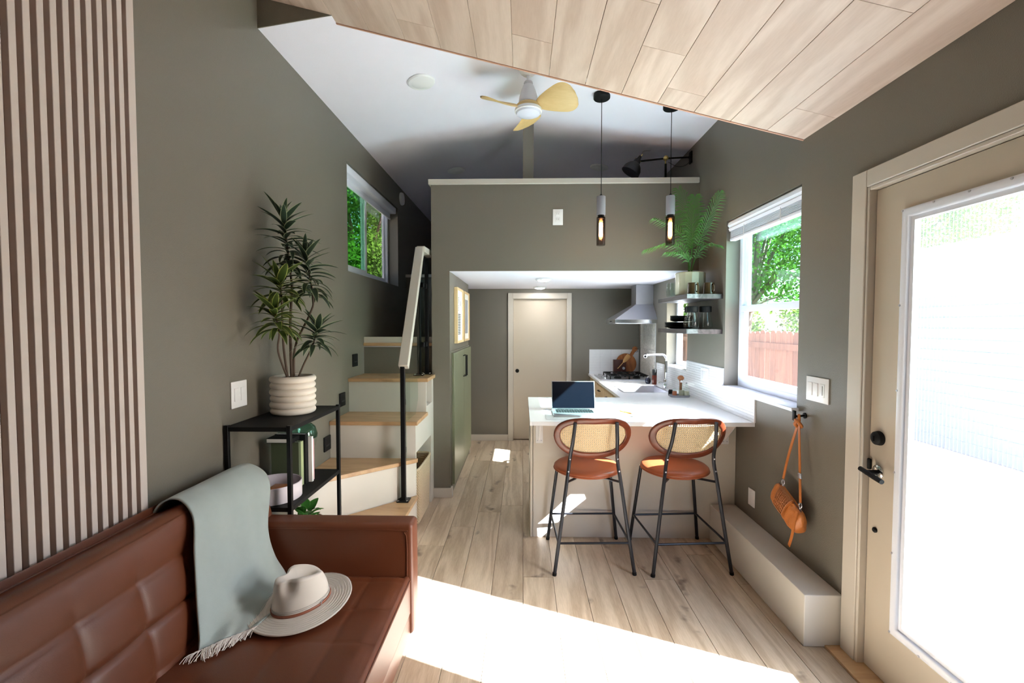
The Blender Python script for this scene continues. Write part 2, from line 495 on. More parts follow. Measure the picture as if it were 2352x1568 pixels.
    def build(s, name, m, parent=None, local=False, bevel=0.0, angle=35, kind=None, label=None):
        off = Vector((0, 0, 0)) if (local or parent is None) else org_of(parent)
        me = s.mesh(name, m, off, angle)
        o = bpy.data.objects.new(name, me)
        COL.objects.link(o)
        if parent is not None:
            o.parent = parent
        if bevel:
            bm = o.modifiers.new('bevel', 'BEVEL')
            bm.width = bevel; bm.segments = 2; bm.limit_method = 'ANGLE'; bm.angle_limit = radians(40)
        if kind:
            o['kind'] = kind
        if label:
            o['label'] = label
        return o

def thing(name, label, cat, loc=(0, 0, 0), rotz=0.0, group=None):
    o = bpy.data.objects.new(name, None)
    o.empty_display_size = 0.05
    COL.objects.link(o)
    o.location = loc
    o.rotation_euler = (0, 0, rotz)
    o['label'] = label; o['category'] = cat
    if group:
        o['group'] = group
    ORG[o.name] = Vector(loc)
    return o
def tag(o, label, cat, group=None):
    o['label'] = label; o['category'] = cat
    if group:
        o['group'] = group
    return o
def struct(name, b, m, parent=None, **k):
    o = b.build(name, m, parent, **k)
    if parent is None:
        o['kind'] = 'structure'
    return o
def recenter(o, c):
    """move the origin of a top-level mesh to c"""
    c = Vector(c)
    o.data.transform(Matrix.Translation(-c))
    o.location = c
    return o
def copy_tree(o, parent=None):
    c = o.copy()
    COL.objects.link(c)
    c.parent = parent
    for ch in list(o.children):
        copy_tree(ch, c)
    return c
def cat_rom(P, t):
    n = len(P) - 1
    x = max(0, min(n - 1e-6, t * n)); i = int(x); u = x - i
    p0 = P[max(i - 1, 0)]; p1 = P[i]; p2 = P[i + 1]; p3 = P[min(i + 2, n)]
    return 0.5 * ((2 * p1) + (p2 - p0) * u + (2 * p0 - 5 * p1 + 4 * p2 - p3) * u * u + (3 * p1 - p0 - 3 * p2 + p3) * u ** 3)
def spline(P, n=16):
    P = [Vector(p) for p in P]
    return [cat_rom(P, i / n) for i in range(n + 1)]
# ------------------------------------------------------------------ room dimensions
XR, XL = 1.585, -1.485
YB, YF = -1.7, 8.1
HALL_Z = 2.085
def wood_z(x):
    return 2.64 + 0.2568 * (1.585 - x)
def roof_z(x):
    return 3.258 + 0.1511 * (x - XL) if x < 0.05 else 3.49 - 0.1511 * (x - 0.05)

# portals of the real openings, so that daylight is sampled well
def portal(name, x, y0, y1, z0, z1, side):
    d = bpy.data.lights.new(name, 'AREA')
    d.shape = 'RECTANGLE'; d.size = z1 - z0; d.size_y = y1 - y0
    d.energy = 1
    d.cycles.is_portal = True
    o = bpy.data.objects.new(name, d)
    COL.objects.link(o)
    o.location = (x, (y0 + y1) / 2, (z0 + z1) / 2)
    o.rotation_euler = (0, radians(90) * side, 0)
portal('daylight_entry', 1.76, 1.21, 1.966, 0.26, 2.084, 1)
portal('daylight_window', 1.76, 2.65, 3.60, 1.12, 2.40, 1)
portal('daylight_kitchen', 1.76, 4.41, 5.04, 1.16, 1.87, 1)
portal('daylight_stairs', -1.66, 3.86, 5.43, 2.055, 2.98, -1)

# ------------------------------------------------------------------ walls
def wall_x(name, x0, x1, ya, yb, za, zb, opens):
    ys = sorted({ya, yb} | {o[0] for o in opens} | {o[1] for o in opens})
    zs = sorted({za, zb} | {o[2] for o in opens} | {o[3] for o in opens})
    b = B()
    for i in range(len(ys) - 1):
        run = None
        for j in range(len(zs) - 1):
            cy_, cz = (ys[i] + ys[i + 1]) / 2, (zs[j] + zs[j + 1]) / 2
            if any(o[0] < cy_ < o[1] and o[2] < cz < o[3] for o in opens):
                if run is not None:
                    b.box(x0, ys[i], run, x1, ys[i + 1], zs[j]); run = None
            elif run is None:
                run = zs[j]
        if run is not None:
            b.box(x0, ys[i], run, x1, ys[i + 1], zb)
    return struct(name, b, 'wall')
W1 = (2.65, 3.60, 1.12, 2.40)
W2 = (4.41, 5.04, 1.16, 1.87)
DR = (1.04, 2.135, 0.0, 2.225)
WL = (3.86, 5.43, 2.055, 2.98)
wall_x('wall_right', XR, XR + 0.15, YB, YF, -0.1, 3.75, [W1, W2, DR])
wall_x('wall_left', XL - 0.15, XL, YB, YF, -0.1, 3.75, [WL])
struct('wall_back', B().box(XL - .15, YB - .15, -0.1, XR + .15, YB, 3.75), 'wall')
# wall at the end of the kitchen with its doorway
b = B()
b.box(-1.1, 6.22, -.1, -0.131, 6.34, HALL_Z + .1); b.box(0.609, 6.22, -.1, XR, 6.34, HALL_Z + .1)
b.box(-0.131, 6.22, 1.956, 0.609, 6.34, HALL_Z + .1)
b.box(-0.3, 6.40, -.1, 0.8, 6.46, 2.1)
struct('wall_far', b, 'wall')
struct('wall_loft', B().box(XL, 8.0, 1.3, XR, YF + .1, 3.75), 'wall')
# header between the wood-clad slope and the white ceiling
xc = -1.067
b = B()
b.prism_y([(XL, roof_z(XL)), (xc, roof_z(xc)), (xc, wood_z(xc) + .02), (XL, wood_z(XL) + .02)], 2.576, 2.582)
b.prism_y([(xc, wood_z(xc)), (XR, wood_z(XR) + .02), (XR, roof_z(XR) + .02), (0.05, roof_z(0.05) + .02)], 2.576, 2.582)
struct('wall_header', b, 'wall')
# loft half wall, hall side wall
b = B()
b.box(-0.83, 4.15, HALL_Z, XR, 4.25, 2.862)
b.box(-0.83, 4.15, 0, -0.665, 5.58, HALL_Z)
b.box(-0.83, 4.25, HALL_Z, -0.74, 5.0, 2.862)
b.box(-1.10, 5.50, 0, -0.83, 5.58, HALL_Z); b.box(-1.10, 5.58, 0, -1.0, 6.22, HALL_Z)
struct('wall_loft_front', b, 'wall')
struct('trim_1', B().box(-0.85, 4.125, 2.862, 1.572, 4.275, 2.907), 'rail', bevel=.003)
struct('trim_2', B().box(0.003, 4.28, 2.2, 0.103, 4.37, 3.49), 'wall')
# wall below / behind the landing
struct('wall_landing', B().box(XL, 5.80, 1.3, -0.83, 5.88, 2.2), 'wall')
struct('trim_3', B().box(XL, 5.77, 2.2, -0.83, 5.90, 2.235), 'rail')

# ------------------------------------------------------------------ ceilings
b = B()
b.prism_y([(XL, roof_z(XL)), (0.05, 3.49), (0.05, 3.55), (XL, roof_z(XL) + .06)], 2.582, YF)
b.prism_y([(0.05, 3.49), (XR, roof_z(XR)), (XR, roof_z(XR) + .06), (0.05, 3.55)], 2.582, YF)
struct('ceiling', b, 'ceiling')
b = B()
b.box(-0.83, 4.25, HALL_Z, XR, YF, 2.2)
b.box(-0.83, 4.151, HALL_Z - .002, XR, 4.25, HALL_Z)
b.box(-1.1, 5.58, HALL_Z, -0.83, 6.3, 2.19); b.box(XL, 5.88, 2.1, -0.83, YF, 2.2)
struct('ceiling_hall', b, 'ceiling')
b = B()
x0, x1 = XL - .15, XR + .15
b.prism_y([(x0, wood_z(x0) + .016), (x1, wood_z(x1) + .016), (x1, wood_z(x1) + .10), (x0, wood_z(x0) + .10)], YB - .15, 2.60)
clad = struct('ceiling_living', b, 'slatback')
ang = math.atan(-0.2568)
edges = [1.585, 1.376, 1.1715, 0.967, 0.7625, 0.558, 0.3535, 0.149, -0.0555, -0.26, -0.4645, -0.669, -0.8735, -1.067, -1.276, -1.484]
joints = {0: [2.375, 1.15], 1: [1.675, .4], 2: [1.35, .1], 3: [2.47, 1.2], 4: [2.19, .9], 5: [1.92, .6], 6: [1.55, .3], 7: [2.345, 1.1],
          8: [1.75, .5], 9: [1.30], 10: [2.46, 1.3], 11: [1.9], 12: [2.2], 13: [1.6], 14: [2.0]}
rp = random.Random(3)
for i in range(len(edges) - 1):
    xa, xb = edges[i + 1], edges[i]
    yend = 2.64 if xa >= -1.07 else 2.578
    ys = [yend] + joints[i]
    while ys[-1] > -1.6:
        ys.append(max(YB + .01, ys[-1] - rp.uniform(1.0, 1.5)))
        if ys[-1] <= YB + .02:
            break
    for j in range(len(ys) - 1):
        ya, yb = ys[j + 1], ys[j]
        if yb - ya < .02:
            continue
        w = (xb - xa) / cos(ang) - .0022; l = yb - ya - .0015
        o = B().box(-w / 2, -l / 2, 0, w / 2, l / 2, .014).build('ceiling_plank', 'clad', None, local=True, bevel=.0012)
        xm = (xa + xb) / 2
        o.location = (xm, (ya + yb) / 2, wood_z(xm))
        o.rotation_euler = (0, -ang, 0)
        o.parent = clad
b = B()
b.prism_y([(-1.067, wood_z(-1.067) - .003), (XR, wood_z(XR) - .003), (XR, wood_z(XR) + .018), (-1.067, wood_z(-1.067) + .018)], 2.641, 2.652)
struct('trim_4', b, 'cladedge')
b = B()
b.prism_y([(XL, 3.6), (XR, 3.6), (XR + .2, 3.8), (XL - .2, 3.8)], YB - .2, YF + .2)
struct('roof', b, 'slatback')

# ------------------------------------------------------------------ floor with oak planks
fl = struct('floor', B().box(XL - .1, YB - .1, -0.1, XR + .1, YF, -0.014), 'slatback')
xs = [XL] + [0.005 + .19 * k for k in range(-7, 9) if XL + .02 < 0.005 + .19 * k < XR - .02] + [XR]
rp = random.Random(11)
for i in range(len(xs) - 1):
    y = YB
    first = True
    while y < 6.36:
        l = rp.uniform(.4, 1.5) if first else rp.uniform(1.15, 1.75)
        first = False
        ye = min(6.36, y + l)
        if abs(ye - 2.83) < .35 and abs(xs[i] - .005) < .02:
            ye = 2.83
        if 6.36 - ye < .25:
            ye = 6.36
        w = xs[i + 1] - xs[i] - .0022; ll = ye - y - .002
        o = B().box(-w / 2, -ll / 2, -.014, w / 2, ll / 2, 0).build('floor_plank', 'floor', None, local=True, bevel=.0012)
        o.location = ((xs[i] + xs[i + 1]) / 2, (y + ye) / 2, 0)
        o.parent = fl
        y = ye

# ------------------------------------------------------------------ windows
def empty_struct(name, loc=(0, 0, 0)):
    o = bpy.data.objects.new(name, None)
    COL.objects.link(o)
    o.location = loc; o['kind'] = 'structure'
    ORG[o.name] = Vector(loc)
    return o
def ring_x(b, x0, x1, y0, y1, z0, z1, w):
    b.box(x0, y0, z0, x1, y1, z0 + w); b.box(x0, y0, z1 - w, x1, y1, z1)
    b.box(x0, y0, z0 + w, x1, y0 + w, z1 - w); b.box(x0, y1 - w, z0 + w, x1, y1, z1 - w)
    return b
w = empty_struct('window_1', (1.70, 3.125, 1.12))
ring_x(B(), 1.69, 1.745, *W1, .045).build('window_frame', 'vinyl', w, bevel=.003)
ring_x(B(), 1.712, 1.738, 2.695, 3.555, 1.70, 2.355, .045).build('upper_sash', 'vinyl', w, bevel=.003)
ring_x(B(), 1.688, 1.712, 2.695, 3.555, 1.165, 1.745, .048).build('lower_sash', 'vinyl', w, bevel=.003)
B().box(1.722, 2.74, 1.745, 1.727, 3.51, 2.31).build('pane', glass('upper_pane', (0.72, 0.93, 0.90, 1), 1.6), w)
B().box(1.698, 2.743, 1.213, 1.703, 3.507, 1.697).build('pane', glass('screened_pane', (0.86, 0.88, 0.90, 1), 0.8, haze=0.005, hazecol=(.9, .93, 1, 1)), w)
B().box(1.545, 2.632, 1.10, 1.69, 3.612, 1.122).build('sill', 'vinyl', w, bevel=.003)
w = empty_struct('window_2', (1.70, 4.725, 1.16))
ring_x(B(), 1.69, 1.745, *W2, .045).build('window_frame', 'vinyl', w, bevel=.003)
B().box(1.712, 4.455, 1.205, 1.717, 4.995, 1.825).build('pane', 'pane', w)
B().box(1.60, 4.41, 1.155, 1.69, 5.04, 1.165).build('sill', 'vinyl', w)
w = empty_struct('window_3', (-1.60, 4.64, 2.055))
ring_x(B(), -1.655, -1.60, *WL, .045).build('window_frame', 'vinyl', w, bevel=.003)
ring_x(B(), -1.628, -1.604, 3.90, 4.69, 2.10, 2.935, .05).build('sliding_sash', 'vinyl', w, bevel=.003)
ring_x(B(), -1.652, -1.630, 4.64, 5.385, 2.10, 2.935, .04).build('fixed_sash', 'vinyl', w, bevel=.003)
B().box(-1.618, 3.95, 2.15, -1.613, 4.64, 2.885).build('pane', 'panegreen', w, label='green tinted pane')
B().box(-1.643, 4.68, 2.14, -1.638, 5.345, 2.895).build('pane', glass('dim_screened_pane', (0.50, 0.48, 0.46, 1), 0.9), w)

# blinds
def slat_blind(x0, x1, y0, y1, ztop, n, label):
    t = thing('window_blind', label, 'blind', ((x0 + x1) / 2, (y0 + y1) / 2, ztop))
    def head(u, v):
        y = y0 + (y1 - y0) * u
        prof = [(x1, ztop), (x0 + .012, ztop), (x0, ztop - .012), (x0 - .002, ztop - .035), (x0 + .010, ztop - .05), (x0 + .004, ztop - .058), (x0 + .012, ztop - .078), (x1, ztop - .078), (x1, ztop)]
        k = min(len(prof) - 1, int(round(v * (len(prof) - 1))))
        return (prof[k][0], y, prof[k][1])
    b = B().grid(head, 1, 8)
    for yy in (y0, y1):
        b.prism_y([(x1, ztop), (x0 + .012, ztop), (x0, ztop - .012), (x0 - .002, ztop - .035), (x0 + .010, ztop - .05), (x0 + .004, ztop - .058), (x0 + .012, ztop - .078), (x1, ztop - .078)][::-1], min(yy, yy + (.004 if yy == y0 else -.004)), max(yy, yy + (.004 if yy == y0 else -.004)))
    b.build('valance', 'vinyl', t, angle=25)
    z = ztop - .082
    for k in range(n):
        B().box(x0 + .014, y0 + .012, z - .0035, x1 - .012, y1 - .012, z).build('slat', 'vinyl', t)
        z -= .0072
    B().rbox(x0 + .010, y0 + .010, z - .022, x1 - .010, y1 - .010, z, .006).build('bottom_rail', 'vinyl', t)
    for yy in (y0 + .25 * (y1 - y0), y1 - .25 * (y1 - y0)):
        B().cyl((x0 + .008, yy, ztop - .07), (x0 + .008, yy, z - .02), .0022, 6).build('cord', 'white', t)
slat_blind(1.592, 1.66, 2.655, 3.595, 2.397, 7, 'white raised slat blind at the top of the right window')
t = thing('window_blind', 'white cassette blind at the top of the window above the stairs', 'blind', (-1.54, 4.64, 2.98))
B().rbox(-1.59, 3.87, 2.905, -1.50, 5.42, 2.978, .012).build('cassette', 'vinyl', t)
B().box(-1.575, 3.88, 2.86, -1.571, 5.41, 2.91).build('fabric', 'vinyl', t)
B().rbox(-1.583, 3.88, 2.838, -1.563, 5.41, 2.862, .005).build('bottom_rail', 'vinyl', t)

# ------------------------------------------------------------------ entry door (right)
d = empty_struct('door_1', (1.62, 1.67, 0))
b = B()
b.box(1.567, 2.135, 0, XR, 2.226, 2.303); b.box(1.567, 0.95, 0, XR, 1.04, 2.303); b.box(1.567, 1.04, 2.225, XR, 2.135, 2.303)
b.build('casing', 'trim', d, bevel=.004)
b = B()
b.box(1.572, 2.120, 0, 1.735, 2.1345, 2.224); b.box(1.572, 1.041, 0, 1.735, 1.056, 2.224); b.box(1.572, 1.056, 2.208, 1.735, 2.120, 2.224)
b.box(1.650, 2.104, 0, 1.735, 2.120, 2.208); b.box(1.650, 1.056, 0, 1.735, 1.072, 2.208); b.box(1.650, 1.072, 2.192, 1.735, 2.104, 2.208)
b.build('door_stop', 'trim', d, bevel=.003)
b = B()
Y0, Y1, Z0, Z1 = 1.060, 2.117, .014, 2.204
g = (1.240, 1.936, .292, 2.054)
b.box(1.604, Y0, Z0, 1.648, g[0], Z1); b.box(1.604, g[1], Z0, 1.648, Y1, Z1)
b.box(1.604, g[0], Z0, 1.648, g[1], g[2]); b.box(1.604, g[0], g[3], 1.648, g[1], Z1)
b.build('door_panel', 'doorpaint', d)
def gring(b, x0, x1, y0, y1, z0, z1, wd):
    # mitred ring with a rounded face
    n = 6
    def pf(v):
        th = pi * v
        return (wd * (1 - cos(th)) / 2, (x1 - x0) * sin(th) ** 0.6 if 0 < v < 1 else 0.0)
    cs = [(y0, z0), (y1, z0), (y1, z1), (y0, z1)]
    dirs = [(1, 1), (-1, 1), (-1, -1), (1, -1)]
    def fn(u, v):
        k = int(round(u * 4)) % 4
        a, h = pf(v)
        return (x1 - h, cs[k][0] + dirs[k][0] * a, cs[k][1] + dirs[k][1] * a)
    return b.grid(fn, 4, n, flip=True)
gring(B(), 1.585, 1.604, 1.210, 1.966, .262, 2.084, .040).build('glass_frame', 'vinyl', d, angle=50, label='white screwed-on glazing frame')
ring_x(B(), 1.600, 1.612, 1.247, 1.929, .299, 2.047, .020).build('glass_bead', 'vinyl', d)
pit = .016
nf = int((1.936 - 1.240) / pit)
def flute(u, v):
    y = 1.240 + (1.936 - 1.240) * u
    return (1.622 - .0032 * abs(sin(pi * (y - 1.240) / pit)), y, .292 + (2.054 - .292) * v)
B().grid(flute, nf * 8, 1).build('fluted_pane', 'flute', d, angle=60, label='ribbed translucent glass')
for yy, zs_ in ((1.955, [0.275, .62, .97, 1.32, 1.68, 2.073]), (1.222, [0.275, .62, .97, 1.32, 1.68, 2.073])):
    for zz in zs_:
        B().cyl((1.589, yy, zz), (1.5835, yy, zz), .0045, 8).build('screw', 'steel', d)
for zz in (.273, 2.073):
    for yy in (1.53, 1.67, 1.81):
        B().cyl((1.589, yy, zz), (1.5835, yy, zz), .0045, 8).build('screw', 'steel', d)
# hardware
RX = Matrix.Rotation(radians(-90), 4, 'Y')
b = B(); b.lathe([(0, 0.026), (.020, .026), (.029, .020), (.032, .006), (.032, 0)][::-1], (1.604, 2.062, 1.090), 28, RX)
b.box(1.570, 2.058, 1.078, 1.585, 2.066, 1.102)
b.build('deadbolt', 'blackmatte', d)
h = B().lathe([(.030, 0), (.030, .006), (.024, .010), (.0, .010)], (1.604, 2.062, .937), 28, RX).build('handle_rose', 'chrome', d, label='bare silver rose plate')
B().cyl((1.596, 2.062, .935), (1.545, 2.062, .935), .011, 14).build('handle_neck', 'blackmatte', h)
B().tube([(1.545, 2.095, .943), (1.545, 2.05, .936), (1.543, 2.01, .930), (1.543, 1.965, .924)], .0105, 12).build('lever', 'blackmatte', h)
B().rbox(1.590, 2.100, .935, 1.603, 2.116, .985, .004).build('latch_cover', 'blackmatte', d)
B().lathe([(.012, 0), (.012, .006), (.008, .010), (0, .010)], (1.604, 2.071, .668), 16, RX).build('plug', 'blackmatte', d)
struct('trim_5', B().box(1.50, 1.03, -.001, 1.66, 2.235, .012), 'tread')
# outside threshold below the door
struct('trim_6', B().box(1.66, 0.95, -.10, 1.80, 2.25, .0), 'alu')

# ------------------------------------------------------------------ hall door
d = empty_struct('door_2', (0.24, 6.22, 0))
b = B()
b.box(-0.197, 6.200, 0, -0.131, 6.22, 2.027); b.box(0.609, 6.200, 0, 0.668, 6.22, 2.027); b.box(-0.131, 6.200, 1.956, 0.609, 6.22, 2.027)
b.build('casing', 'trim', d, bevel=.003)
b = B()
b.box(-0.131, 6.2, 0, -0.125, 6.34, 1.956); b.box(0.603, 6.2, 0, 0.609, 6.34, 1.956); b.box(-0.125, 6.2, 1.95, 0.603, 6.34, 1.956)
b.build('jamb', 'trim', d)
B().box(-0.124, 6.262, .012, 0.602, 6.30, 1.949).build('door_panel', 'doorpaint', d, bevel=.002)
B().lathe([(.026, 0), (.026, .004), (.020, .004), (.019, .001), (0, .001)], (-0.072, 6.262, .962), 24, Matrix.Rotation(radians(90), 4, 'X')).build('round_pull', 'blackmatte', d)

# ------------------------------------------------------------------ baseboards
struct('baseboard_far', B().box(-1.0, 6.205, 0, -0.197, 6.22, .085), 'trim', bevel=.002)
struct('baseboard_kitchen', B().box(.668, 6.205, 0, .96, 6.22, .085), 'trim', bevel=.002)
struct('baseboard_hall', B().box(-0.83, 4.135, 0, -0.650, 4.15, .088).box(-0.665, 4.15, 0, -0.650, 4.205, .088), 'trim', bevel=.002)
struct('baseboard_hall_end', B().box(-0.665, 5.56, 0, -0.650, 5.595, .088).box(-1.0, 5.58, 0, -0.650, 5.595, .088), 'trim', bevel=.002)
struct('baseboard_back', B().box(XL, YB, 0, XR, YB + .015, .088), 'trim')

# ------------------------------------------------------------------ outside
struct('ground', B().box(-25, -25, -.72, 30, 45, -.62), 'ground')
f = thing('garden_fence', 'red-brown board fence with pointed boards outside the right window', 'fence', (3.6, 6.5, -.62))
rp = random.Random(5)
y = 5.0
while y < 13:
    wv = .135; top = 1.50 + rp.uniform(-.012, .012)
    o = B().prism([(0, 0), (.018, 0), (.018, wv), (0, wv)], 0, 1).build('fence_board', 'fence', None, local=True)
    me = o.data
    me.clear_geometry()
    t0 = -.60
    me.from_pydata([(x, yy, zz) for x in (0, .018) for (yy, zz) in ((0, 0), (wv, 0), (wv, top - t0 - .03), (wv - .03, top - t0), (.03, top - t0), (0, top - t0 - .03))], [],
                   [(0, 1, 2, 3, 4, 5)[::-1], (6, 7, 8, 9, 10, 11)] + [(i, (i + 1) % 6, 6 + (i + 1) % 6, 6 + i) for i in range(6)])
    o.parent = f
    o.location = (rp.uniform(-.002, .002), y - 6.5, t0 + .62)
    y += wv + rp.uniform(.004, .009)
for zz in (-.25, .55, 1.25):
    B().box(3.56, 5.0, zz, 3.60, 13, zz + .085).build('fence_rail', 'fence', f)
for yy in (5.05, 7.75, 10.2, 12.6):
    B().box(3.50, yy, -.62, 3.59, yy + .09, 1.45).build('fence_post', 'fence', f)

t = thing('garden_house', 'pale blue clapboard house outside, behind the ribbed door glass', 'building', (9.5, 9.0, -.62))
B().box(7.55, 6.05, -.62, 11.5, 12.0, 2.10).build('wall', mat('pale_blue_wall', rgb(96, 120, 146), .7), t)
sid = mat('pale_blue_clapboard', rgb(104, 130, 158), .7)
wh = mat('white_house_trim', rgb(235, 238, 240), .6)
for k in range(14):
    z = -.60 + k * .193
    T_ = Matrix.Translation((7.55, 9.02, z)) @ Matrix.Rotation(radians(-7), 4, 'Y')
    B().box(-.022, -2.97, 0, -.004, 2.97, .205, T_).build('clapboard', sid, t)
    T_ = Matrix.Translation((9.52, 6.05, z)) @ Matrix.Rotation(radians(7), 4, 'X')
    B().box(-1.97, -.022, 0, 1.97, -.004, .205, T_).build('clapboard', sid, t)
B().box(7.49, 5.99, -.62, 7.60, 6.10, 2.10).build('corner_board', wh, t)
B().box(7.25, 5.7, 2.10, 11.8, 12.3, 2.22).build('eave_board', wh, t)
B().add([(7.2, 5.65, 2.22), (11.85, 5.65, 2.22), (11.85, 12.35, 2.22), (7.2, 12.35, 2.22), (9.5, 5.65, 3.4), (9.5, 12.35, 3.4)],
        [(0, 3, 2, 1), (0, 1, 4), (2, 3, 5), (1, 2, 5, 4), (3, 0, 4, 5)]).build('roof', mat('grey_shingle_roof', rgb(128, 132, 140), .9, var=.2, vscale=20), t)

def tree(loc, h, rad, label, m, seed, dens=5200, group=None, lsz=1.0):
    rr = random.Random(seed)
    t = thing('tree', label, 'tree', loc, 0, group)
    b = B()
    base = Vector(loc)
    c0 = Vector((0, 0, h * .62))
    pts = spline([(0, 0, 0), (rr.uniform(-.1, .1), rr.uniform(-.1, .1), h * .25), (rr.uniform(-.2, .2), rr.uniform(-.2, .2), h * .55)], 8)
    b.tube(pts, [.16 - .09 * i / 8 for i in range(9)], 10)
    blobs = []
    for k in range(16):
        th = rr.uniform(0, 2 * pi); q = rad * rr.uniform(.2, .85); z = h * rr.uniform(.30, .95)
        c = Vector((q * cos(th), q * sin(th), z)); blobs.append((c, rad * rr.uniform(.30, .55)))
        b.tube(spline([pts[-3], (pts[-1] + c) / 2, c], 4), [.05, .04, .03, .02, .01], 6)
    b.build('trunk', 'bark', t, local=True)
    lf = B(); n = 0
    vs = []; fs = []
    while n < dens:
        c, r_ = blobs[rr.randrange(len(blobs))]
        d_ = Vector((rr.gauss(0, 1), rr.gauss(0, 1), rr.gauss(0, 1))).normalized()
        p = c + d_ * r_ * rr.uniform(.55, 1.05)
        u = Vector((rr.gauss(0, 1), rr.gauss(0, 1), rr.gauss(0, 1))).normalized()
        v = u.cross(d_).normalized()
        s_ = rr.uniform(.03, .06) * lsz
        k = len(vs)
        vs += [p - u * s_, p + v * s_ * .55 - u * .1 * s_, p + u * s_, p - v * s_ * .55 - u * .1 * s_]
        fs.append((k, k + 1, k + 2, k + 3))
        n += 1
    lf.add(vs, fs)
    lf.build('foliage', m, t, local=True, kind='stuff')
    return t
tree((4.95, 10.1, -.62), 6.2, 1.9, 'leafy green tree behind the fence, nearest through the right window', 'foliage', 1, 22000)
tree((6.6, 17.2, -.62), 8.5, 3.4, 'tall dark green tree beyond the fence, farther back in the garden', 'foliageb', 2, 20000, lsz=1.5)
tree((13.0, 16.8, -.62), 7.5, 3.0, 'green tree at the right of the garden beyond the fence', 'foliage', 3, 18000, lsz=1.4)
tree((15.6, 6.0, -.62), 7.0, 2.2, 'green tree right of the pale blue house, far behind the ribbed door glass', 'foliage', 4, 14000, lsz=1.4)
tree((-3.9, 10.4, -.62), 6.4, 2.3, 'bright green tree right outside the window above the stairs', 'foliage', 5, 34000)
tree((-4.3, 15.6, -.62), 8.0, 2.4, 'dark green tree farther behind, at the right in the window above the stairs', 'foliageb', 6, 24000, lsz=1.3)
tree((-9.6, 14.0, -.62), 8.0, 3.0, 'green tree behind the bright one outside the window above the stairs', 'foliageb', 8, 22000, lsz=1.4)

# ------------------------------------------------------------------ slatted wall panel (left)
t = thing('slat_panel', 'floor-to-ceiling panel of narrow beige vertical slats behind the sofa', 'wall panel', (XL, 1.0, 0))
B().box(XL, 0.30, 0.0, XL + .008, 1.712, 3.40).build('backing', 'slatback', t, label='brown backing between the slats')
y = 1.712; first = True
while y > .34:
    wd = .032 if first else .021
    B().box(XL + .008, y - wd, 0.0, XL + .030, y, 3.40).build('slat', 'slat', t, bevel=.0015)
    y -= wd + .0185
    first = False
# ------------------------------------------------------------------ staircase
t = thing('staircase', 'off-white stairs with light oak treads climbing along the left wall', 'stairs', (-1.15, 3.44, 0))
B().prism([(-1.40, 2.87), (-.82, 2.87), (-.82, 3.435), (-.84, 3.42)], 0, .257).build('riser', 'stair', t)
B().prism([(-1.483, 2.845), (-.82, 3.445), (-1.483, 3.445)], 0, .543).build('riser', 'stair', t)
b = B()
b.box(-1.483, 3.447, 0, -.82, 3.47, .827)
b.box(-1.483, 3.47, 0, -1.2, 4.15, .827); b.box(-1.2, 4.03, 0, -.82, 4.148, .827); b.box(-1.2, 3.47, .61, -.82, 4.03, .827); b.box(-1.483, 3.836, .827, -.82, 4.148, .857)
b.build('riser', 'stair', t)
b = B()
b.box(-1.483, 3.835, .857, -.82, 3.855, 1.113); b.box(-1.483, 3.855, .857, -1.02, 4.20, 1.113)
b.box(-1.02, 4.075, .857, -.82, 4.148, 1.113); b.box(-1.02, 3.855, .857, -.82, 4.075, .90)
b.build('riser', 'stair', t)
B().box(-1.483, 4.22, 0, -.832, 4.24, 1.39).build('riser', 'wall', t, label='olive green riser')
def tread(poly, z):
    return B().prism(poly, z - .03, z).build('tread', 'tread', t, bevel=.004)
tread([(-1.43, 2.855), (-.803, 2.855), (-.803, 3.44), (-.815, 3.44)], .287)
tread([(-1.483, 2.822), (-.803, 3.43), (-.803, 3.446), (-1.483, 3.446)], .573)
tread([(-1.483, 3.432), (-.803, 3.432), (-.803, 3.834), (-1.483, 3.834)], .857)
tread([(-1.483, 3.818), (-.800, 3.818), (-.800, 4.148), (-.833, 4.148), (-.833, 4.22), (-1.483, 4.22)], 1.143)
tread([(-1.483, 4.203), (-.833, 4.203), (-.833, 5.80), (-1.483, 5.80)], 1.43)
B().box(-1.483, 4.225, 1.43, -.835, 4.25, 1.484).build('toe_board', 'rail', t)

t = thing('handrail', 'cream handrail on black posts with glass infill beside the stairs', 'railing', (-.883, 3.33, .287))
def post(x, y, z0, z1, foot=True):
    q = B().box(x - .016, y - .016, z0, x + .016, y + .016, z1).build('post', 'black', t, bevel=.002)
    if foot:
        fb = B().rbox(x - .045, y - .045, z0, x + .045, y + .045, z0 + .010, .004).build('base_plate', 'black', q)
        for sx in (-1, 1):
            for sy in (-1, 1):
                B().lathe([(.008, 0), (.006, .005), (0, .006)], (x + sx * .032, y + sy * .032, z0 + .01), 8).build('bolt', 'chrome', q)
    return q
post(-.884, 3.330, .287, 1.29)
post(-.925, 4.055, 1.143, 2.20)
post(-.880, 4.175, 1.143, 2.20)
def beam(p, q, w, h, mname='rail', name='rail'):
    p, q = Vector(p), Vector(q)
    d = (q - p).normalized(); xax = Vector((1, 0, 0)); up = xax.cross(d).normalized(); xax = d.cross(up)
    vs = []
    for c in (p, q):
        for (a, e) in ((-1, -1), (1, -1), (1, 1), (-1, 1)):
            vs.append(c + xax * a * w / 2 + up * e * h / 2)
    return B().add(vs, [(0, 1, 2, 3), (7, 6, 5, 4), (0, 4, 5, 1), (1, 5, 6, 2), (2, 6, 7, 3), (3, 7, 4, 0)])
bb = beam((-.876, 3.325, 1.285), (-.905, 4.02, 2.265), .070, .055)
bb.build('rail', 'rail', t, bevel=.003)
beam((-.893, 4.00, 2.262), (-.880, 4.36, 2.262), .070, .05).build('rail', 'rail', t, bevel=.003)
b = B()
gx = -.888
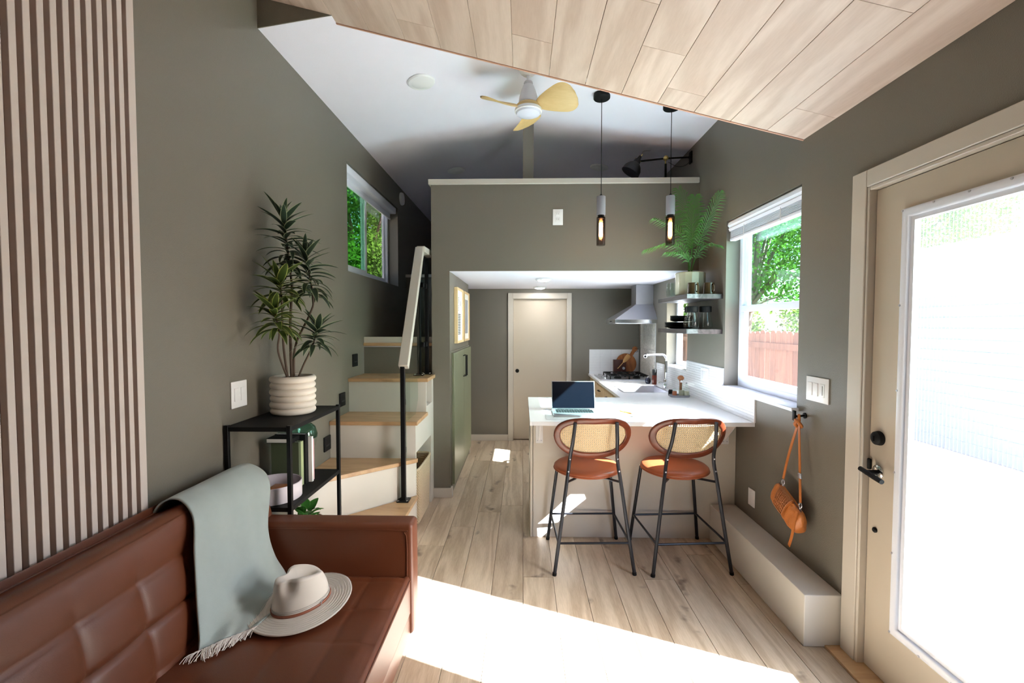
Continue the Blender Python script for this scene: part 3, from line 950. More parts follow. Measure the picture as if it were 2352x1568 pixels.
b.add([(gx, 3.37, .38), (gx, 4.03, 1.22), (gx, 4.03, 2.08), (gx, 3.37, 1.14)], [(0, 1, 2, 3)])
b.add([(-.90, 4.08, 1.22), (-.89, 4.15, 1.22), (-.89, 4.15, 2.08), (-.90, 4.08, 2.08)], [(0, 1, 2, 3)])
b.build('glass_panel', glass('rail_glass', (.80, .90, .86, 1), .7), t)
for (yy, zz) in ((3.36, .66), (3.36, 1.02), (4.035, 1.42), (4.035, 1.95), (4.15, 1.42), (4.15, 1.95)):
    B().rbox(gx - .016, yy - .014, zz - .022, gx + .016, yy + .014, zz + .022, .004).build('glass_clamp', 'black', t)

# basket in the niche
t = thing('woven_basket', 'tall woven seagrass basket in the niche under the stairs', 'basket', (-.95, 3.79, 0))
def bask(u, v):
    x0, x1, y0, y1 = -1.10, -.815, 3.49, 4.02
    cx, cy_ = (x0 + x1) / 2, (y0 + y1) / 2
    th = 2 * pi * u
    c, s_ = cos(th), sin(th)
    e = .28
    px = abs(c) ** e * (1 if c > 0 else -1); py = abs(s_) ** e * (1 if s_ > 0 else -1)
    k = 1 - .06 * (1 - v) + .022 * sin(v * 20 * 2 * pi + (pi if int(u * 60 + .001) % 2 else 0))
    return (cx + px * (x1 - x0) / 2 * k, cy_ + py * (y1 - y0) / 2 * k, .012 + .44 * v)
b = B().grid(bask, 120, 120, cu=True)
b.box(-1.08, 3.52, .005, -.84, 3.99, .015)
b.build('basket_body', 'basket', t, angle=60)
rim = [(bask(i / 60, 1)[0], bask(i / 60, 1)[1], .455) for i in range(60)]
B().tube(rim, .011, 8, closed=True).build('rim', 'basket', t)

# step lights and plates on the left wall
for (yy, zz, lb) in ((3.98, 1.285, 'topmost black square step light, beside the highest wooden treads'),
                     (3.685, .985, 'middle black square step light on the wall, just above the console table end'),
                     (3.385, .70, 'lowest black square step light on the wall behind the console table')):
    q = thing('step_light', lb, 'step light', (XL, yy, zz), 0, 'black step lights along the stairs')
    B().rbox(XL, yy - .055, zz - .055, XL + .012, yy + .055, zz + .055, .004).build('cover', 'blackmatte', q)
    B().box(XL + .012, yy - .035, zz - .02, XL + .0135, yy + .035, zz - .008).build('light_slot', 'black', q)
q = thing('light_switch', 'white double rocker switch on the green wall above the sofa end', 'switch', (XL, 2.333, 1.237))
B().rbox(XL, 2.268, 1.168, XL + .007, 2.398, 1.306, .003).build('plate', 'white', q)
for yy in (2.306, 2.358):
    B().rbox(XL + .006, yy - .017, 1.203, XL + .012, yy + .017, 1.271, .002).build('rocker', 'white', q)
q = thing('smoke_detector', 'round white smoke detector high on the left wall past the window', 'smoke detector', (XL, 5.58, 3.13))
B().lathe([(.075, 0), (.077, .012), (.070, .030), (.045, .036), (0, .037)], (XL, 5.58, 3.13), 28, Matrix.Rotation(radians(90), 4, 'Y')).build('housing', 'white', q)
B().lathe([(.018, 0), (.018, .006), (0, .007)], (XL + .036, 5.58, 3.13), 16, Matrix.Rotation(radians(90), 4, 'Y')).build('test_button', 'white', q)
q = thing('wall_outlet', 'white wall outlet on the loft front above the kitchen opening', 'outlet', (.318, 4.15, 2.565))
B().rbox(.272, 4.143, 2.495, .364, 4.15, 2.637, .003).build('plate', 'white', q)
for zz in (2.542, 2.590):
    B().rbox(.298, 4.139, zz - .019, .338, 4.144, zz + .019, .004).build('socket', 'white', q)
    B().box(.309, 4.1375, zz - .002, .311, 4.1395, zz + .010).box(.325, 4.1375, zz - .002, .327, 4.1395, zz + .010).build('slots', 'blackmatte', q)
q = thing('light_switch', 'white triple switch plate with a slide dimmer, left of the entry door', 'switch', (XR, 2.465, 1.25))
B().rbox(XR - .007, 2.373, 1.184, XR, 2.557, 1.317, .003).build('plate', 'white', q)
for yy in (2.520, 2.472):
    B().rbox(XR - .011, yy - .019, 1.216, XR - .006, yy + .019, 1.286, .002).build('rocker', 'white', q)
B().rbox(XR - .009, 2.402, 1.216, XR - .006, 2.436, 1.286, .002).build('dimmer', 'white', q)
B().box(XR - .0098, 2.416, 1.226, XR - .0088, 2.419, 1.276).build('dimmer_slot', 'blackmatte', q)
q = thing('wall_outlet', 'white blank outlet plate low on the right wall above the bench box', 'outlet', (XR, 3.135, .407))
B().rbox(XR - .006, 3.092, .348, XR, 3.178, .466, .003).build('plate', 'white', q)
for zz in (.36, .454):
    B().cyl((XR - .0065, 3.135, zz), (XR - .007, 3.135, zz), .003, 6).build('screw', 'steel', q)

# built-in bench box
t = thing('bench_box', 'long low cream box bench along the right wall below the bag', 'bench', (1.49, 2.8, 0))
B().box(1.398, 2.237, 0, 1.583, 3.375, .262).build('box', 'stair', t, bevel=.003)

# ------------------------------------------------------------------ hall: cabinet, pictures, ceiling lamps
t = thing('hall_cabinet', 'olive green built-in double-door cabinet in the hall wall', 'cabinet', (-.665, 4.88, 0))
B().box(-.664, 4.185, .10, -.655, 5.57, 1.35).build('frame', 'wall', t)
for (ya, yb, hy) in ((4.20, 4.877, 4.835), (4.883, 5.56, 4.925)):
    q = B().box(-.655, ya, .105, -.632, yb, 1.335).build('door', 'green', t, bevel=.003)
    B().tube([(-.632, hy, 1.05), (-.602, hy, 1.05), (-.602, hy, 1.27), (-.632, hy, 1.27)], .0065, 8).build('handle', 'blackmatte', q)
for n_, (ya, yb, lb) in enumerate(((4.42, 4.87, 'nearer pale wood frame with a striped black print in the hall'), (4.97, 5.42, 'farther pale wood frame, nearer the hall door, with a grey print'))):
    t = thing('picture_frame', lb, 'picture', (-.665, (ya + yb) / 2, 1.69), 0, 'pale framed prints in the hall')
    z0, z1 = 1.415, 1.965
    ring_x(B(), -.664, -.630, ya, yb, z0, z1, .022).build('frame', 'framewood', t, bevel=.002)
    B().box(-.664, ya + .02, z0 + .02, -.642, yb - .02, z1 - .02).build('mat_board', 'paper', t)
    b = B()
    yc = (ya + yb) / 2
    rr = random.Random(n_ + 4)
    if n_ == 0:
        for k in range(13):
            b.box(-.642, yc - .11, 1.50 + k * .0165, -.6413, yc + .06, 1.508 + k * .0165)
        for k in range(9):
            b.box(-.642, yc - .11, 1.74 + k * .016, -.6413, yc - .11 + rr.uniform(.03, .07), 1.744 + k * .016)
        b.box(-.642, yc + .05, 1.79, -.6413, yc + .058, 1.84)
        b.build('print', 'blackmatte', t)
    else:
        b.box(-.642, yc - .13, 1.50, -.6413, yc + .13, 1.88)
        b.build('print', mat('grey_print', rgb(150, 152, 160), .8, var=.35, vscale=14), t)
def disc_light(x, y, z, r, label, on, tilt=0.0, group=None):
    q = thing('ceiling_light', label, 'ceiling light', (x, y, z), 0, group)
    T = Matrix.Rotation(tilt, 4, 'Y') @ Matrix.Rotation(pi, 4, 'X')
    B().lathe([(r, 0), (r, .006), (r * .93, .014), (r * .80, .016)], (x, y, z), 32, T).build('trim_ring', 'white', q)
    B().lathe([(r * .80, .012), (r * .60, .022), (r * .3, .027), (0, .028)], (x, y, z), 32, T).build('diffuser', 'led' if on else 'white', q)
sl = math.atan(.1511)
disc_light(-.74, 3.37, roof_z(-.74) - .001, .10, 'round disc light on the left slope of the white ceiling, nearest the sofa', False, -sl)
disc_light(-.76, 5.27, roof_z(-.76) - .001, .10, 'unlit round disc light in the shadow above the loft, left of the post', False, -sl)
disc_light(.86, 5.20, roof_z(.86) - .001, .10, 'unlit round disc light in the shadow above the loft, right of the post', False, sl)
disc_light(.225, 4.86, HALL_Z - .003, .085, 'lit round ceiling light under the loft, nearer the kitchen opening', True)
disc_light(.225, 5.92, HALL_Z - .001, .085, 'lit round ceiling light under the loft, in front of the hall door', True)

# ------------------------------------------------------------------ kitchen
CT = .931
t = thing('peninsula', 'cream-white breakfast peninsula base with white steel brackets', 'kitchen island', (.83, 3.75, 0))
B().box(.083, 3.40, 0, 1.583, 4.10, .903).build('body', 'panel', t)
B().box(.075, 3.380, 0, 1.583, 3.40, .903).build('front_panel', 'panel', t, bevel=.002)
B().box(.060, 3.380, 0, .083, 4.10, .903).build('end_panel', 'panel', t, bevel=.002)
for bx in (.127, 1.50):
    b = B()
    b.box(bx - .027, 3.372, .715, bx + .027, 3.380, .903); b.box(bx - .027, 3.15, .895, bx + .027, 3.372, .903)
    b.box(bx - .005, 3.365, .76, bx + .005, 3.372, .895)
    b.add([(bx - .003, 3.372, .74), (bx + .003, 3.372, .74), (bx + .003, 3.20, .895), (bx - .003, 3.20, .895), (bx - .003, 3.372, .895), (bx + .003, 3.372, .895)],
          [(0, 1, 2, 3), (0, 3, 4), (1, 5, 2), (0, 4, 5, 1)])
    q = b.build('bracket', 'white', t)
    for sx in (-.014, .014):
        B().cyl((bx + sx, 3.372, .735), (bx + sx, 3.3695, .735), .005, 8).build('screw', 'steel', q)
# worktop
b = B()
b.box(.052, 3.115, .903, 1.584, 4.18, CT)
b.box(.90, 4.18, .903, 1.584, 4.49, CT); b.box(.90, 4.49, .903, 1.00, 5.04, CT); b.box(1.46, 4.49, .903, 1.584, 5.04, CT)
b.box(.90, 5.04, .903, 1.584, 6.219, CT)
o = b.build('worktop', 'quartz')
recenter(o, (.8, 4.1, .903))
tag(o, 'white L-shaped quartz worktop running from the stools to the far wall', 'worktop')
# base cabinets
names = ['nearest the laptop', 'below the sink', 'between sink and cooktop', 'in the far corner below the cooktop']
ys = [4.19, 4.66, 5.17, 5.68, 6.21]
for k in range(4):
    ya, yb = ys[k] + .002, ys[k + 1] - .002
    q = thing('base_cabinet', 'light wood base cabinet with black pulls, ' + names[k], 'cabinet', (1.26, (ya + yb) / 2, 0), 0, 'light wood base cabinets')
    b = B(); b.box(.945, ya, .10, 1.583, ya + .018, .902 if k != 1 else .70); b.box(.945, yb - .018, .10, 1.583, yb, .902 if k != 1 else .70)
    b.box(1.565, ya, .10, 1.583, yb, .70); b.box(.945, ya, .10, 1.583, yb, .118); b.box(.99, ya, 0, 1.0, yb, .10)
    b.box(.945, ya, .885, .97, yb, .902)
    b.build('body', 'cabinet', q)
    dr = B().box(.925, ya + .003, .735, .944, yb - .003, .885).build('drawer', 'cabinet', q, bevel=.002)
    m_ = (ya + yb) / 2
    B().tube([(.925, m_ - .04, .81), (.90, m_ - .04, .81), (.90, m_ + .04, .81), (.925, m_ + .04, .81)], .005, 8).build('handle', 'blackmatte', dr)
    dd = B().box(.925, ya + .003, .11, .944, yb - .003, .729).build('door', 'cabinet', q, bevel=.002)
    B().tube([(.925, ya + .05, .60), (.90, ya + .05, .60), (.90, ya + .05, .70), (.925, ya + .05, .70)], .005, 8).build('handle', 'blackmatte', dd)

# backsplashes
def tiles_x(name_label, y0, y1, z0, z1, tw=.145, thh=.0215):
    q = thing('backsplash', name_label, 'tiles', (XR, (y0 + y1) / 2, z0))
    B().box(XR - .004, y0, z0, XR, y1, z1).build('grout_bed', 'grout', q)
    b = B(); z = z0 + .001
    while z < z1 - .004:
        zt = min(z + thh - .0018, z1 - .0005)
        y = y0
        while y < y1 - .004:
            yt = min(y + tw - .0018, y1)
            b.box(XR - .009, y, z, XR - .0035, yt, zt)
            y += tw
        z += thh
    b.build('tiles', 'tile', q, kind='stuff')
    return q
q = tiles_x('low strip of narrow white wall tiles above the worktop, under the right window', 3.115, 3.604, CT, 1.098)
B().box(XR - .010, 3.108, CT, XR, 3.115, 1.098).build('edge_trim', 'white', q)
tiles_x('narrow white wall tiles between the right window and the kitchen window', 3.606, 4.408, CT, 1.257)
tiles_x('narrow white wall tiles under the small kitchen window', 4.41, 5.38, CT, 1.155)
q = thing('backsplash', 'narrow white wall tiles on the far kitchen wall behind the boards', 'tiles', (1.25, 6.22, CT))
B().box(.912, 6.214, CT, XR - .001, 6.219, 1.262).build('grout_bed', 'grout', q)
b = B(); z = CT + .001
while z < 1.255:
    x = .915
    while x < XR - .01:
        b.box(x, 6.209, z, min(x + .143, XR - .005), 6.2145, min(z + .0197, 1.26)); x += .145
    z += .0215
b.build('tiles', 'tile', q, kind='stuff')
q = thing('backsplash', 'tall strip of grey vertical stone finger tiles behind the cooktop', 'tiles', (XR, 5.7, CT))
B().box(XR - .005, 5.44, CT, XR, 6.09, 1.66).build('grout_bed', 'grout', q)
b = B(); z = CT + .002
rr = random.Random(2)
while z < 1.655:
    y = 5.445
    while y < 6.08:
        b.box(XR - .012 - rr.uniform(0, .003), y, z, XR - .0045, min(y + .0265, 6.09), min(z + .176, 1.66)); y += .0285
    z += .180
b.build('tiles', 'stonetile', q, kind='stuff')
q = thing('light_switch', 'white three-gang switch plate on the white tiles left of the window', 'switch', (XR - .009, 3.95, 1.165))
B().rbox(XR - .016, 3.865, 1.105, XR - .009, 4.035, 1.225, .003).build('plate', 'white', q)
for yy in (3.905, 3.95, 3.995):
    B().rbox(XR - .020, yy - .016, 1.132, XR - .015, yy + .016, 1.198, .002).build('rocker', 'white', q)

# floating shelves
for (zt, lb) in ((1.842, 'upper floating shelf of weathered dark wood, holding the palm pot and mugs'), (1.563, 'lower floating shelf of weathered dark wood, holding plates and jars')):
    q = thing('wall_shelf', lb, 'shelf', (1.44, 4.02, zt))
    B().box(1.298, 3.64, zt - .038, 1.584, 4.40, zt).build('board', 'shelfwood', q, bevel=.003)
    for yy in (3.80, 4.25):
        B().cyl((1.40, yy, zt - .019), (1.584, yy, zt - .019), .006, 6).build('support_rod', 'black', q)

# range hood
t = thing('range_hood', 'stainless steel pyramid range hood with chimney above the cooktop', 'range hood', (1.38, 5.68, 1.615))
X0, X1, YA, YB_ = 1.09, 1.583, 5.38, 5.98
B().box(X0, YA, 1.615, X1, YB_, 1.66).build('rim', mat('polished_steel', rgb(225, 226, 230), .18, 1.0), t, bevel=.002)
cx0, cx1, cya, cyb = 1.375, 1.583, 5.56, 5.80
B().add([(X0, YA, 1.66), (X1, YA, 1.66), (X1, YB_, 1.66), (X0, YB_, 1.66), (cx0, cya, 1.845), (cx1, cya, 1.845), (cx1, cyb, 1.845), (cx0, cyb, 1.845)],
        [(0, 1, 5, 4), (1, 2, 6, 5), (2, 3, 7, 6), (3, 0, 4, 7), (4, 5, 6, 7)]).build('canopy', 'steel', t)
B().box(cx0, cya, 1.845, cx1, cyb, HALL_Z - .002).build('chimney', 'steel', t, bevel=.001)
B().box(X0 + .03, YA + .03, 1.608, X1 - .03, YB_ - .03, 1.616).build('filter', 'steel', t)
for k in range(3):
    B().cyl((X0, 5.62 + k * .035, 1.637), (X0 - .005, 5.62 + k * .035, 1.637), .007, 10).build('button', 'blackmatte', t)

# cooktop
t = thing('cooktop', 'steel gas cooktop with black cast-iron grates', 'cooktop', (1.24, 5.72, CT))
B().rbox(.945, 5.455, CT, 1.535, 5.985, CT + .010, .004).build('tray', 'steel', t)
for (x, y) in ((1.17, 5.60), (1.40, 5.60), (1.17, 5.84), (1.40, 5.84)):
    B().lathe([(.045, 0), (.045, .012), (.034, .016), (.034, .024), (0, .026)], (x, y, CT + .010), 20).build('burner', 'blackmatte', t)
for (xa, xb) in ((1.06, 1.285), (1.29, 1.515)):
    b = B(); z = CT + .05
    for (p, q) in (((xa, 5.49), (xb, 5.49)), ((xb, 5.49), (xb, 5.95)), ((xb, 5.95), (xa, 5.95)), ((xa, 5.95), (xa, 5.49)), ((xa, 5.72), (xb, 5.72)),
                   (((xa + xb) / 2, 5.49), ((xa + xb) / 2, 5.56)), (((xa + xb) / 2, 5.64), ((xa + xb) / 2, 5.80)), (((xa + xb) / 2, 5.88), ((xa + xb) / 2, 5.95)),
                   ((xa, 5.60), (xa + .07, 5.60)), ((xb - .07, 5.60), (xb, 5.60)), ((xa, 5.84), (xa + .07, 5.84)), ((xb - .07, 5.84), (xb, 5.84))):
        b.tube([(p[0], p[1], z), (q[0], q[1], z)], .007, 6)
    for (x, y) in ((xa, 5.49), (xb, 5.49), (xa, 5.95), (xb, 5.95), (xa, 5.72), (xb, 5.72)):
        b.tube([(x, y, CT + .009), (x, y, z)], .007, 6)
    b.build('grate', 'blackmatte', t)
for k in range(4):
    B().lathe([(.020, 0), (.017, .022), (.010, .024), (0, .024)], (1.0, 5.54 + k * .12, CT + .010), 16).build('knob', 'alu', t)

# sink and tap
t = thing('sink', 'square stainless steel sink set into the white worktop', 'sink', (1.23, 4.765, CT))
b = B()
x0, x1, y0, y1, zb = 1.0, 1.46, 4.49, 5.04, .74
rimw = .012
ring = [(x0 + .001, y0 + .001), (x1 - .001, y0 + .001), (x1 - .001, y1 - .001), (x0 + .001, y1 - .001)]
def lvl(i, z):
    c = [(x0 + i, y0 + i), (x1 - i, y0 + i), (x1 - i, y1 - i), (x0 + i, y1 - i)]
    return [(p[0], p[1], z) for p in c]
L_ = [lvl(-.006, CT + .002), lvl(.004, CT + .003), lvl(.010, CT - .004), lvl(.020, zb + .02), lvl(.04, zb)]
for a_ in L_:
    pass
vs = [p for l_ in L_ for p in l_]; fs = []
for i in range(len(L_) - 1):
    for j in range(4):
        fs.append((i * 4 + j, i * 4 + (j + 1) % 4, (i + 1) * 4 + (j + 1) % 4, (i + 1) * 4 + j))
fs.append((16, 17, 18, 19))
b.add(vs, fs).build('basin', 'steel', t, angle=20)
B().lathe([(.045, 0), (.045, .003), (.03, .004), (.028, .001), (0, .001)], (1.23, 4.765, zb), 20).build('drain', 'chrome', t)
t = thing('kitchen_faucet', 'chrome kitchen tap with a square-bent spout behind the sink', 'tap', (1.50, 4.78, CT))
B().lathe([(.030, 0), (.030, .006), (.022, .010), (.022, .09), (.016, .10), (.0, .10)], (1.50, 4.78, CT), 20).build('base', 'chrome', t)
sp = [(1.50, 4.78, CT + .08), (1.50, 4.78, CT + .20), (1.50, 4.78, CT + .31)] + [(1.50 - .045 * (1 - cos(a)), 4.78 - .01 * (1 - cos(a)), CT + .31 + .045 * sin(a)) for a in (pi / 8, pi / 4, 3 * pi / 8, pi / 2)] + [(1.38, 4.74, CT + .357), (1.28, 4.70, CT + .357)]
B().tube(sp, .0135, 14).build('spout', 'chrome', t)
B().tube([(1.305, 4.71, CT + .357), (1.265, 4.695, CT + .352), (1.25, 4.65, CT + .345)], [.017, .019, .018], 14).build('spray_head', 'chrome', t)
B().cyl((1.25, 4.655, CT + .345), (1.249, 4.647, CT + .344), .0125, 14).build('aerator', 'blackmatte', t)
B().box(1.491, 4.762, CT + .17, 1.509, 4.767, CT + .29).build('rubber_grip', 'blackmatte', t)
B().tube([(1.50, 4.76, CT + .06), (1.46, 4.72, CT + .065), (1.40, 4.68, CT + .075)], [.013, .010, .007], 10).build('lever', 'chrome', t)

# things on the worktop
t = thing('soap_bottle', 'amber bottle with a tall black cap behind the sink tap', 'bottle', (1.475, 5.10, CT))
B().lathe([(.024, 0), (.025, .01), (.025, .10), (.022, .11)], (1.475, 5.10, CT), 20).build('body', 'redbrown', t)
B().lathe([(.0245, .105), (.0245, .165), (.020, .17), (0, .17)], (1.475, 5.10, CT), 20).build('cap', 'blackmatte', t)
t = thing('small_jar', 'small round dark blue jar beside the amber bottle', 'jar', (1.42, 5.16, CT))
B().lathe([(.020, 0), (.030, .015), (.033, .035), (.026, .06), (.018, .07)], (1.42, 5.16, CT), 20).build('body', 'navy', t)
B().lathe([(.010, .068), (.010, .085), (0, .09)], (1.42, 5.16, CT), 12).build('stopper', 'chrome', t)
t = thing('cutting_board', 'round wooden paddle board leaning on the far white tiles', 'cutting board', (1.42, 6.15, CT))
T = Matrix.Translation((1.395, 6.150, CT + .142)) @ Matrix.Rotation(radians(-9), 4, 'X') @ Matrix.Rotation(radians(32), 4, 'Y')
b = B()
pts = []
for k in range(40):
    th = pi / 2 + radians(9) + (2 * pi - radians(18)) * k / 39
    pts.append((.138 * cos(th), .138 * sin(th)))
hb = [(.022, .20), (.036, .235), (.024, .262), (0, .27), (-.024, .262), (-.036, .235), (-.022, .20)]
poly = pts + hb
vs = [(p[0], -.009, p[1]) for p in poly] + [(p[0], .009, p[1]) for p in poly]; n = len(poly)
b.add(vs, [tuple(range(n)), tuple(range(2 * n - 1, n - 1, -1))] + [(i, n + i, n + (i + 1) % n, (i + 1) % n) for i in range(n)], T)
b.build('board', 'board', t, bevel=.002)
B().tube([T @ Vector(p) for p in ((0, -.012, .235), (.03, -.02, .255), (.05, -.012, .22), (.02, -.014, .20))], .003, 6).build('hanging_loop', 'blackmatte', t)
t = thing('knife_block', 'dark red-brown wooden block in front of the round board', 'box', (1.315, 6.08, CT))
B().rbox(1.215, 6.05, CT + .0, 1.375, 6.13, CT + .20, .004).build('block', mat('dark_mahogany', rgb(70, 26, 18), .35, var=.2, vscale=20), t)
B().lathe([(.018, 0), (.018, .012), (0, .014)], (1.34, 6.05, CT + .09), 16, Matrix.Rotation(radians(90), 4, 'X')).build('knob', 'steel', t)
t = thing('wooden_spoon', 'pale wooden scoop leaning in front of the round board', 'spoon', (1.36, 6.035, CT))
T = Matrix.Translation((1.36, 6.035, CT + .205)) @ Matrix.Rotation(radians(40), 4, 'Y')
def spoon(u, v):
    th = 2 * pi * u
    z = -.045 + .13 * v
    w = .034 * sin(pi * min(1, .08 + .62 * v)) ** .8 if v < .99 else .0
    w = max(w, .004)
    return T @ Vector((w * cos(th), .5 * w * sin(th) - .01, z))
B().grid(spoon, 12, 10, cu=True).build('bowl', mat('pale_spoon_wood', rgb(196, 146, 86), .5), t)
B().tube([T @ Vector((0, -.01, -.04)), T @ Vector((0, -.006, -.15)), (1.36 - .1, 6.045, CT + .09)], .005, 8).build('handle', bpy.data.materials['pale_spoon_wood'], t)

t = thing('tray', 'small grey oval tray on the worktop beside the tiled wall', 'tray', (1.455, 4.23, CT))
def tr(u, v):
    th = 2 * pi * u
    e = .5
    c, s_ = cos(th), sin(th)
    px = abs(c) ** e * (1 if c > 0 else -1); py = abs(s_) ** e * (1 if s_ > 0 else -1)
    prof = [(0, .004), (.85, .004), (.95, .008), (1, .020), (1.03, .018), (.96, 0), (0, 0)]
    k = prof[int(round(v * 6))]
    return (1.455 + .088 * px * k[0], 4.23 + .055 * py * k[0], CT + k[1])
B().grid(tr, 48, 6, cu=True).build('dish', 'concrete', t, angle=50)
def oil_bottle(x, y, h, r, lb, cap):
    q = thing('glass_bottle', lb, 'bottle', (x, y, CT + .0045), 0, 'bottles on the small grey tray')
    z = CT + .0045
    B().lathe([(0, 0), (r, 0), (r, h * .55), (r * .85, h * .68), (r * .42, h * .80), (r * .38, h), (r * .5, h + .003)], (x, y, z), 20).build('glass', 'glass', q)
    B().lathe([(0, .004), (r * .88, .004), (r * .88, h * .42), (0, h * .42)], (x, y, z), 16).build('contents', mat('pale_contents', rgb(200, 196, 172), .4), q)
    B().lathe([(r * .45, h * .98), (r * .5, h * 1.03), (r * .3, h * 1.12), (0, h * 1.13)], (x, y, z), 14).build('stopper', cap, q)
oil_bottle(1.478, 4.245, .130, .026, 'left clear glass bottle on the grey tray', 'white')
oil_bottle(1.515, 4.215, .118, .025, 'right clear glass bottle on the grey tray, with a chrome stopper', 'chrome')
t = thing('spice_shaker', 'small red-brown shaker lying at the left end of the grey tray', 'shaker', (1.405, 4.215, CT + .005))
B().lathe([(0, 0), (.019, 0), (.020, .035), (.018, .05)], (1.405, 4.215, CT + .005), 16).build('body', mat('copper_glaze', rgb(168, 96, 66), .25), t)
B().lathe([(.0185, .048), (.019, .068), (.008, .078), (0, .078)], (1.405, 4.215, CT + .005), 16).build('lid', 'glass', t)
t = thing('small_jar', 'black jar leaning at the back left of the grey tray', 'jar', (1.40, 4.31, CT))
B().lathe([(0, 0), (.021, 0), (.023, .04), (.016, .055), (0, .056)], (1.40, 4.31, CT), 16).build('body', 'blackmatte', t)
t = thing('dish_brush', 'round wooden brush knob standing behind the glass bottles', 'brush', (1.50, 4.33, CT))
B().lathe([(.012, 0), (.012, .13), (.020, .145), (.030, .155), (.030, .17), (.018, .185), (0, .19)], (1.50, 4.33, CT), 16).build('knob', 'board', t)

# laptop, mat, notebook
t = thing('desk_mat', 'pale grey desk mat under the laptop', 'desk mat', (.38, 3.38, CT))
B().rbox(.168, 3.185, CT + .0003, .64, 3.575, CT + .003, .001).build('mat', mat('pale_mat', rgb(212, 214, 218), .6), t)
t = thing('laptop', 'open silver laptop with a dark screen on the peninsula', 'laptop', (.395, 3.40, CT + .003))
zb = CT + .0035
B().rbox(.228, 3.262, zb, .562, 3.500, zb + .012, .004).build('base', 'alu', t)
b = B(); kz = zb + .0122
for r_ in range(6):
    n_ = 14 if r_ < 5 else 8
    x = .255
    for c_ in range(n_):
        wk = (.280 / n_) - .003 if n_ == 14 else (.280 / 8) - .003
        b.box(x, 3.365 + r_ * .0205 if True else 0, kz, x + wk, 3.365 + r_ * .0205 + .017, kz + .0012)
        x += wk + .003
b.build('keyboard', 'blackmatte', t)
B().box(.34, 3.275, kz - .0001, .45, 3.348, kz + .0003).build('trackpad', 'alu', t)
T = Matrix.Translation((.395, 3.502, zb + .012)) @ Matrix.Rotation(radians(-14), 4, 'X')
lid = B().rbox(-.167, -.002, 0, .167, .005, .218, .0035, T).build('lid', 'alu', t)
B().box(-.162, -.0026, .008, .162, -.0018, .213, T).build('screen', 'screen', lid)
B().cyl((.27, 3.503, zb + .011), (.52, 3.503, zb + .011), .006, 10).build('hinge', 'blackmatte', t)
t = thing('notebook', 'open white notebook right of the laptop, in the sun', 'notebook', (.72, 3.42, CT))
Rz = Matrix.Translation((.73, 3.415, CT)) @ Matrix.Rotation(radians(-22), 4, 'Z')
B().rbox(-.115, -.085, .001, -.001, .085, .007, .002, Rz).build('left_page', 'paper', t)
B().rbox(.001, -.085, .001, .115, .085, .011, .003, Rz).build('right_page', 'paper', t)
t = thing('pencil', 'orange pencil lying on the open notebook', 'pencil', (.765, 3.39, CT + .012))
B().tube([(.735, 3.44, CT + .0155), (.80, 3.345, CT + .0155)], .004, 6).build('shaft', 'orange', t)
B().tube([(.80, 3.345, CT + .0155), (.807, 3.335, CT + .0155)], [.004, .0006], 6).build('tip', 'framewood', t)
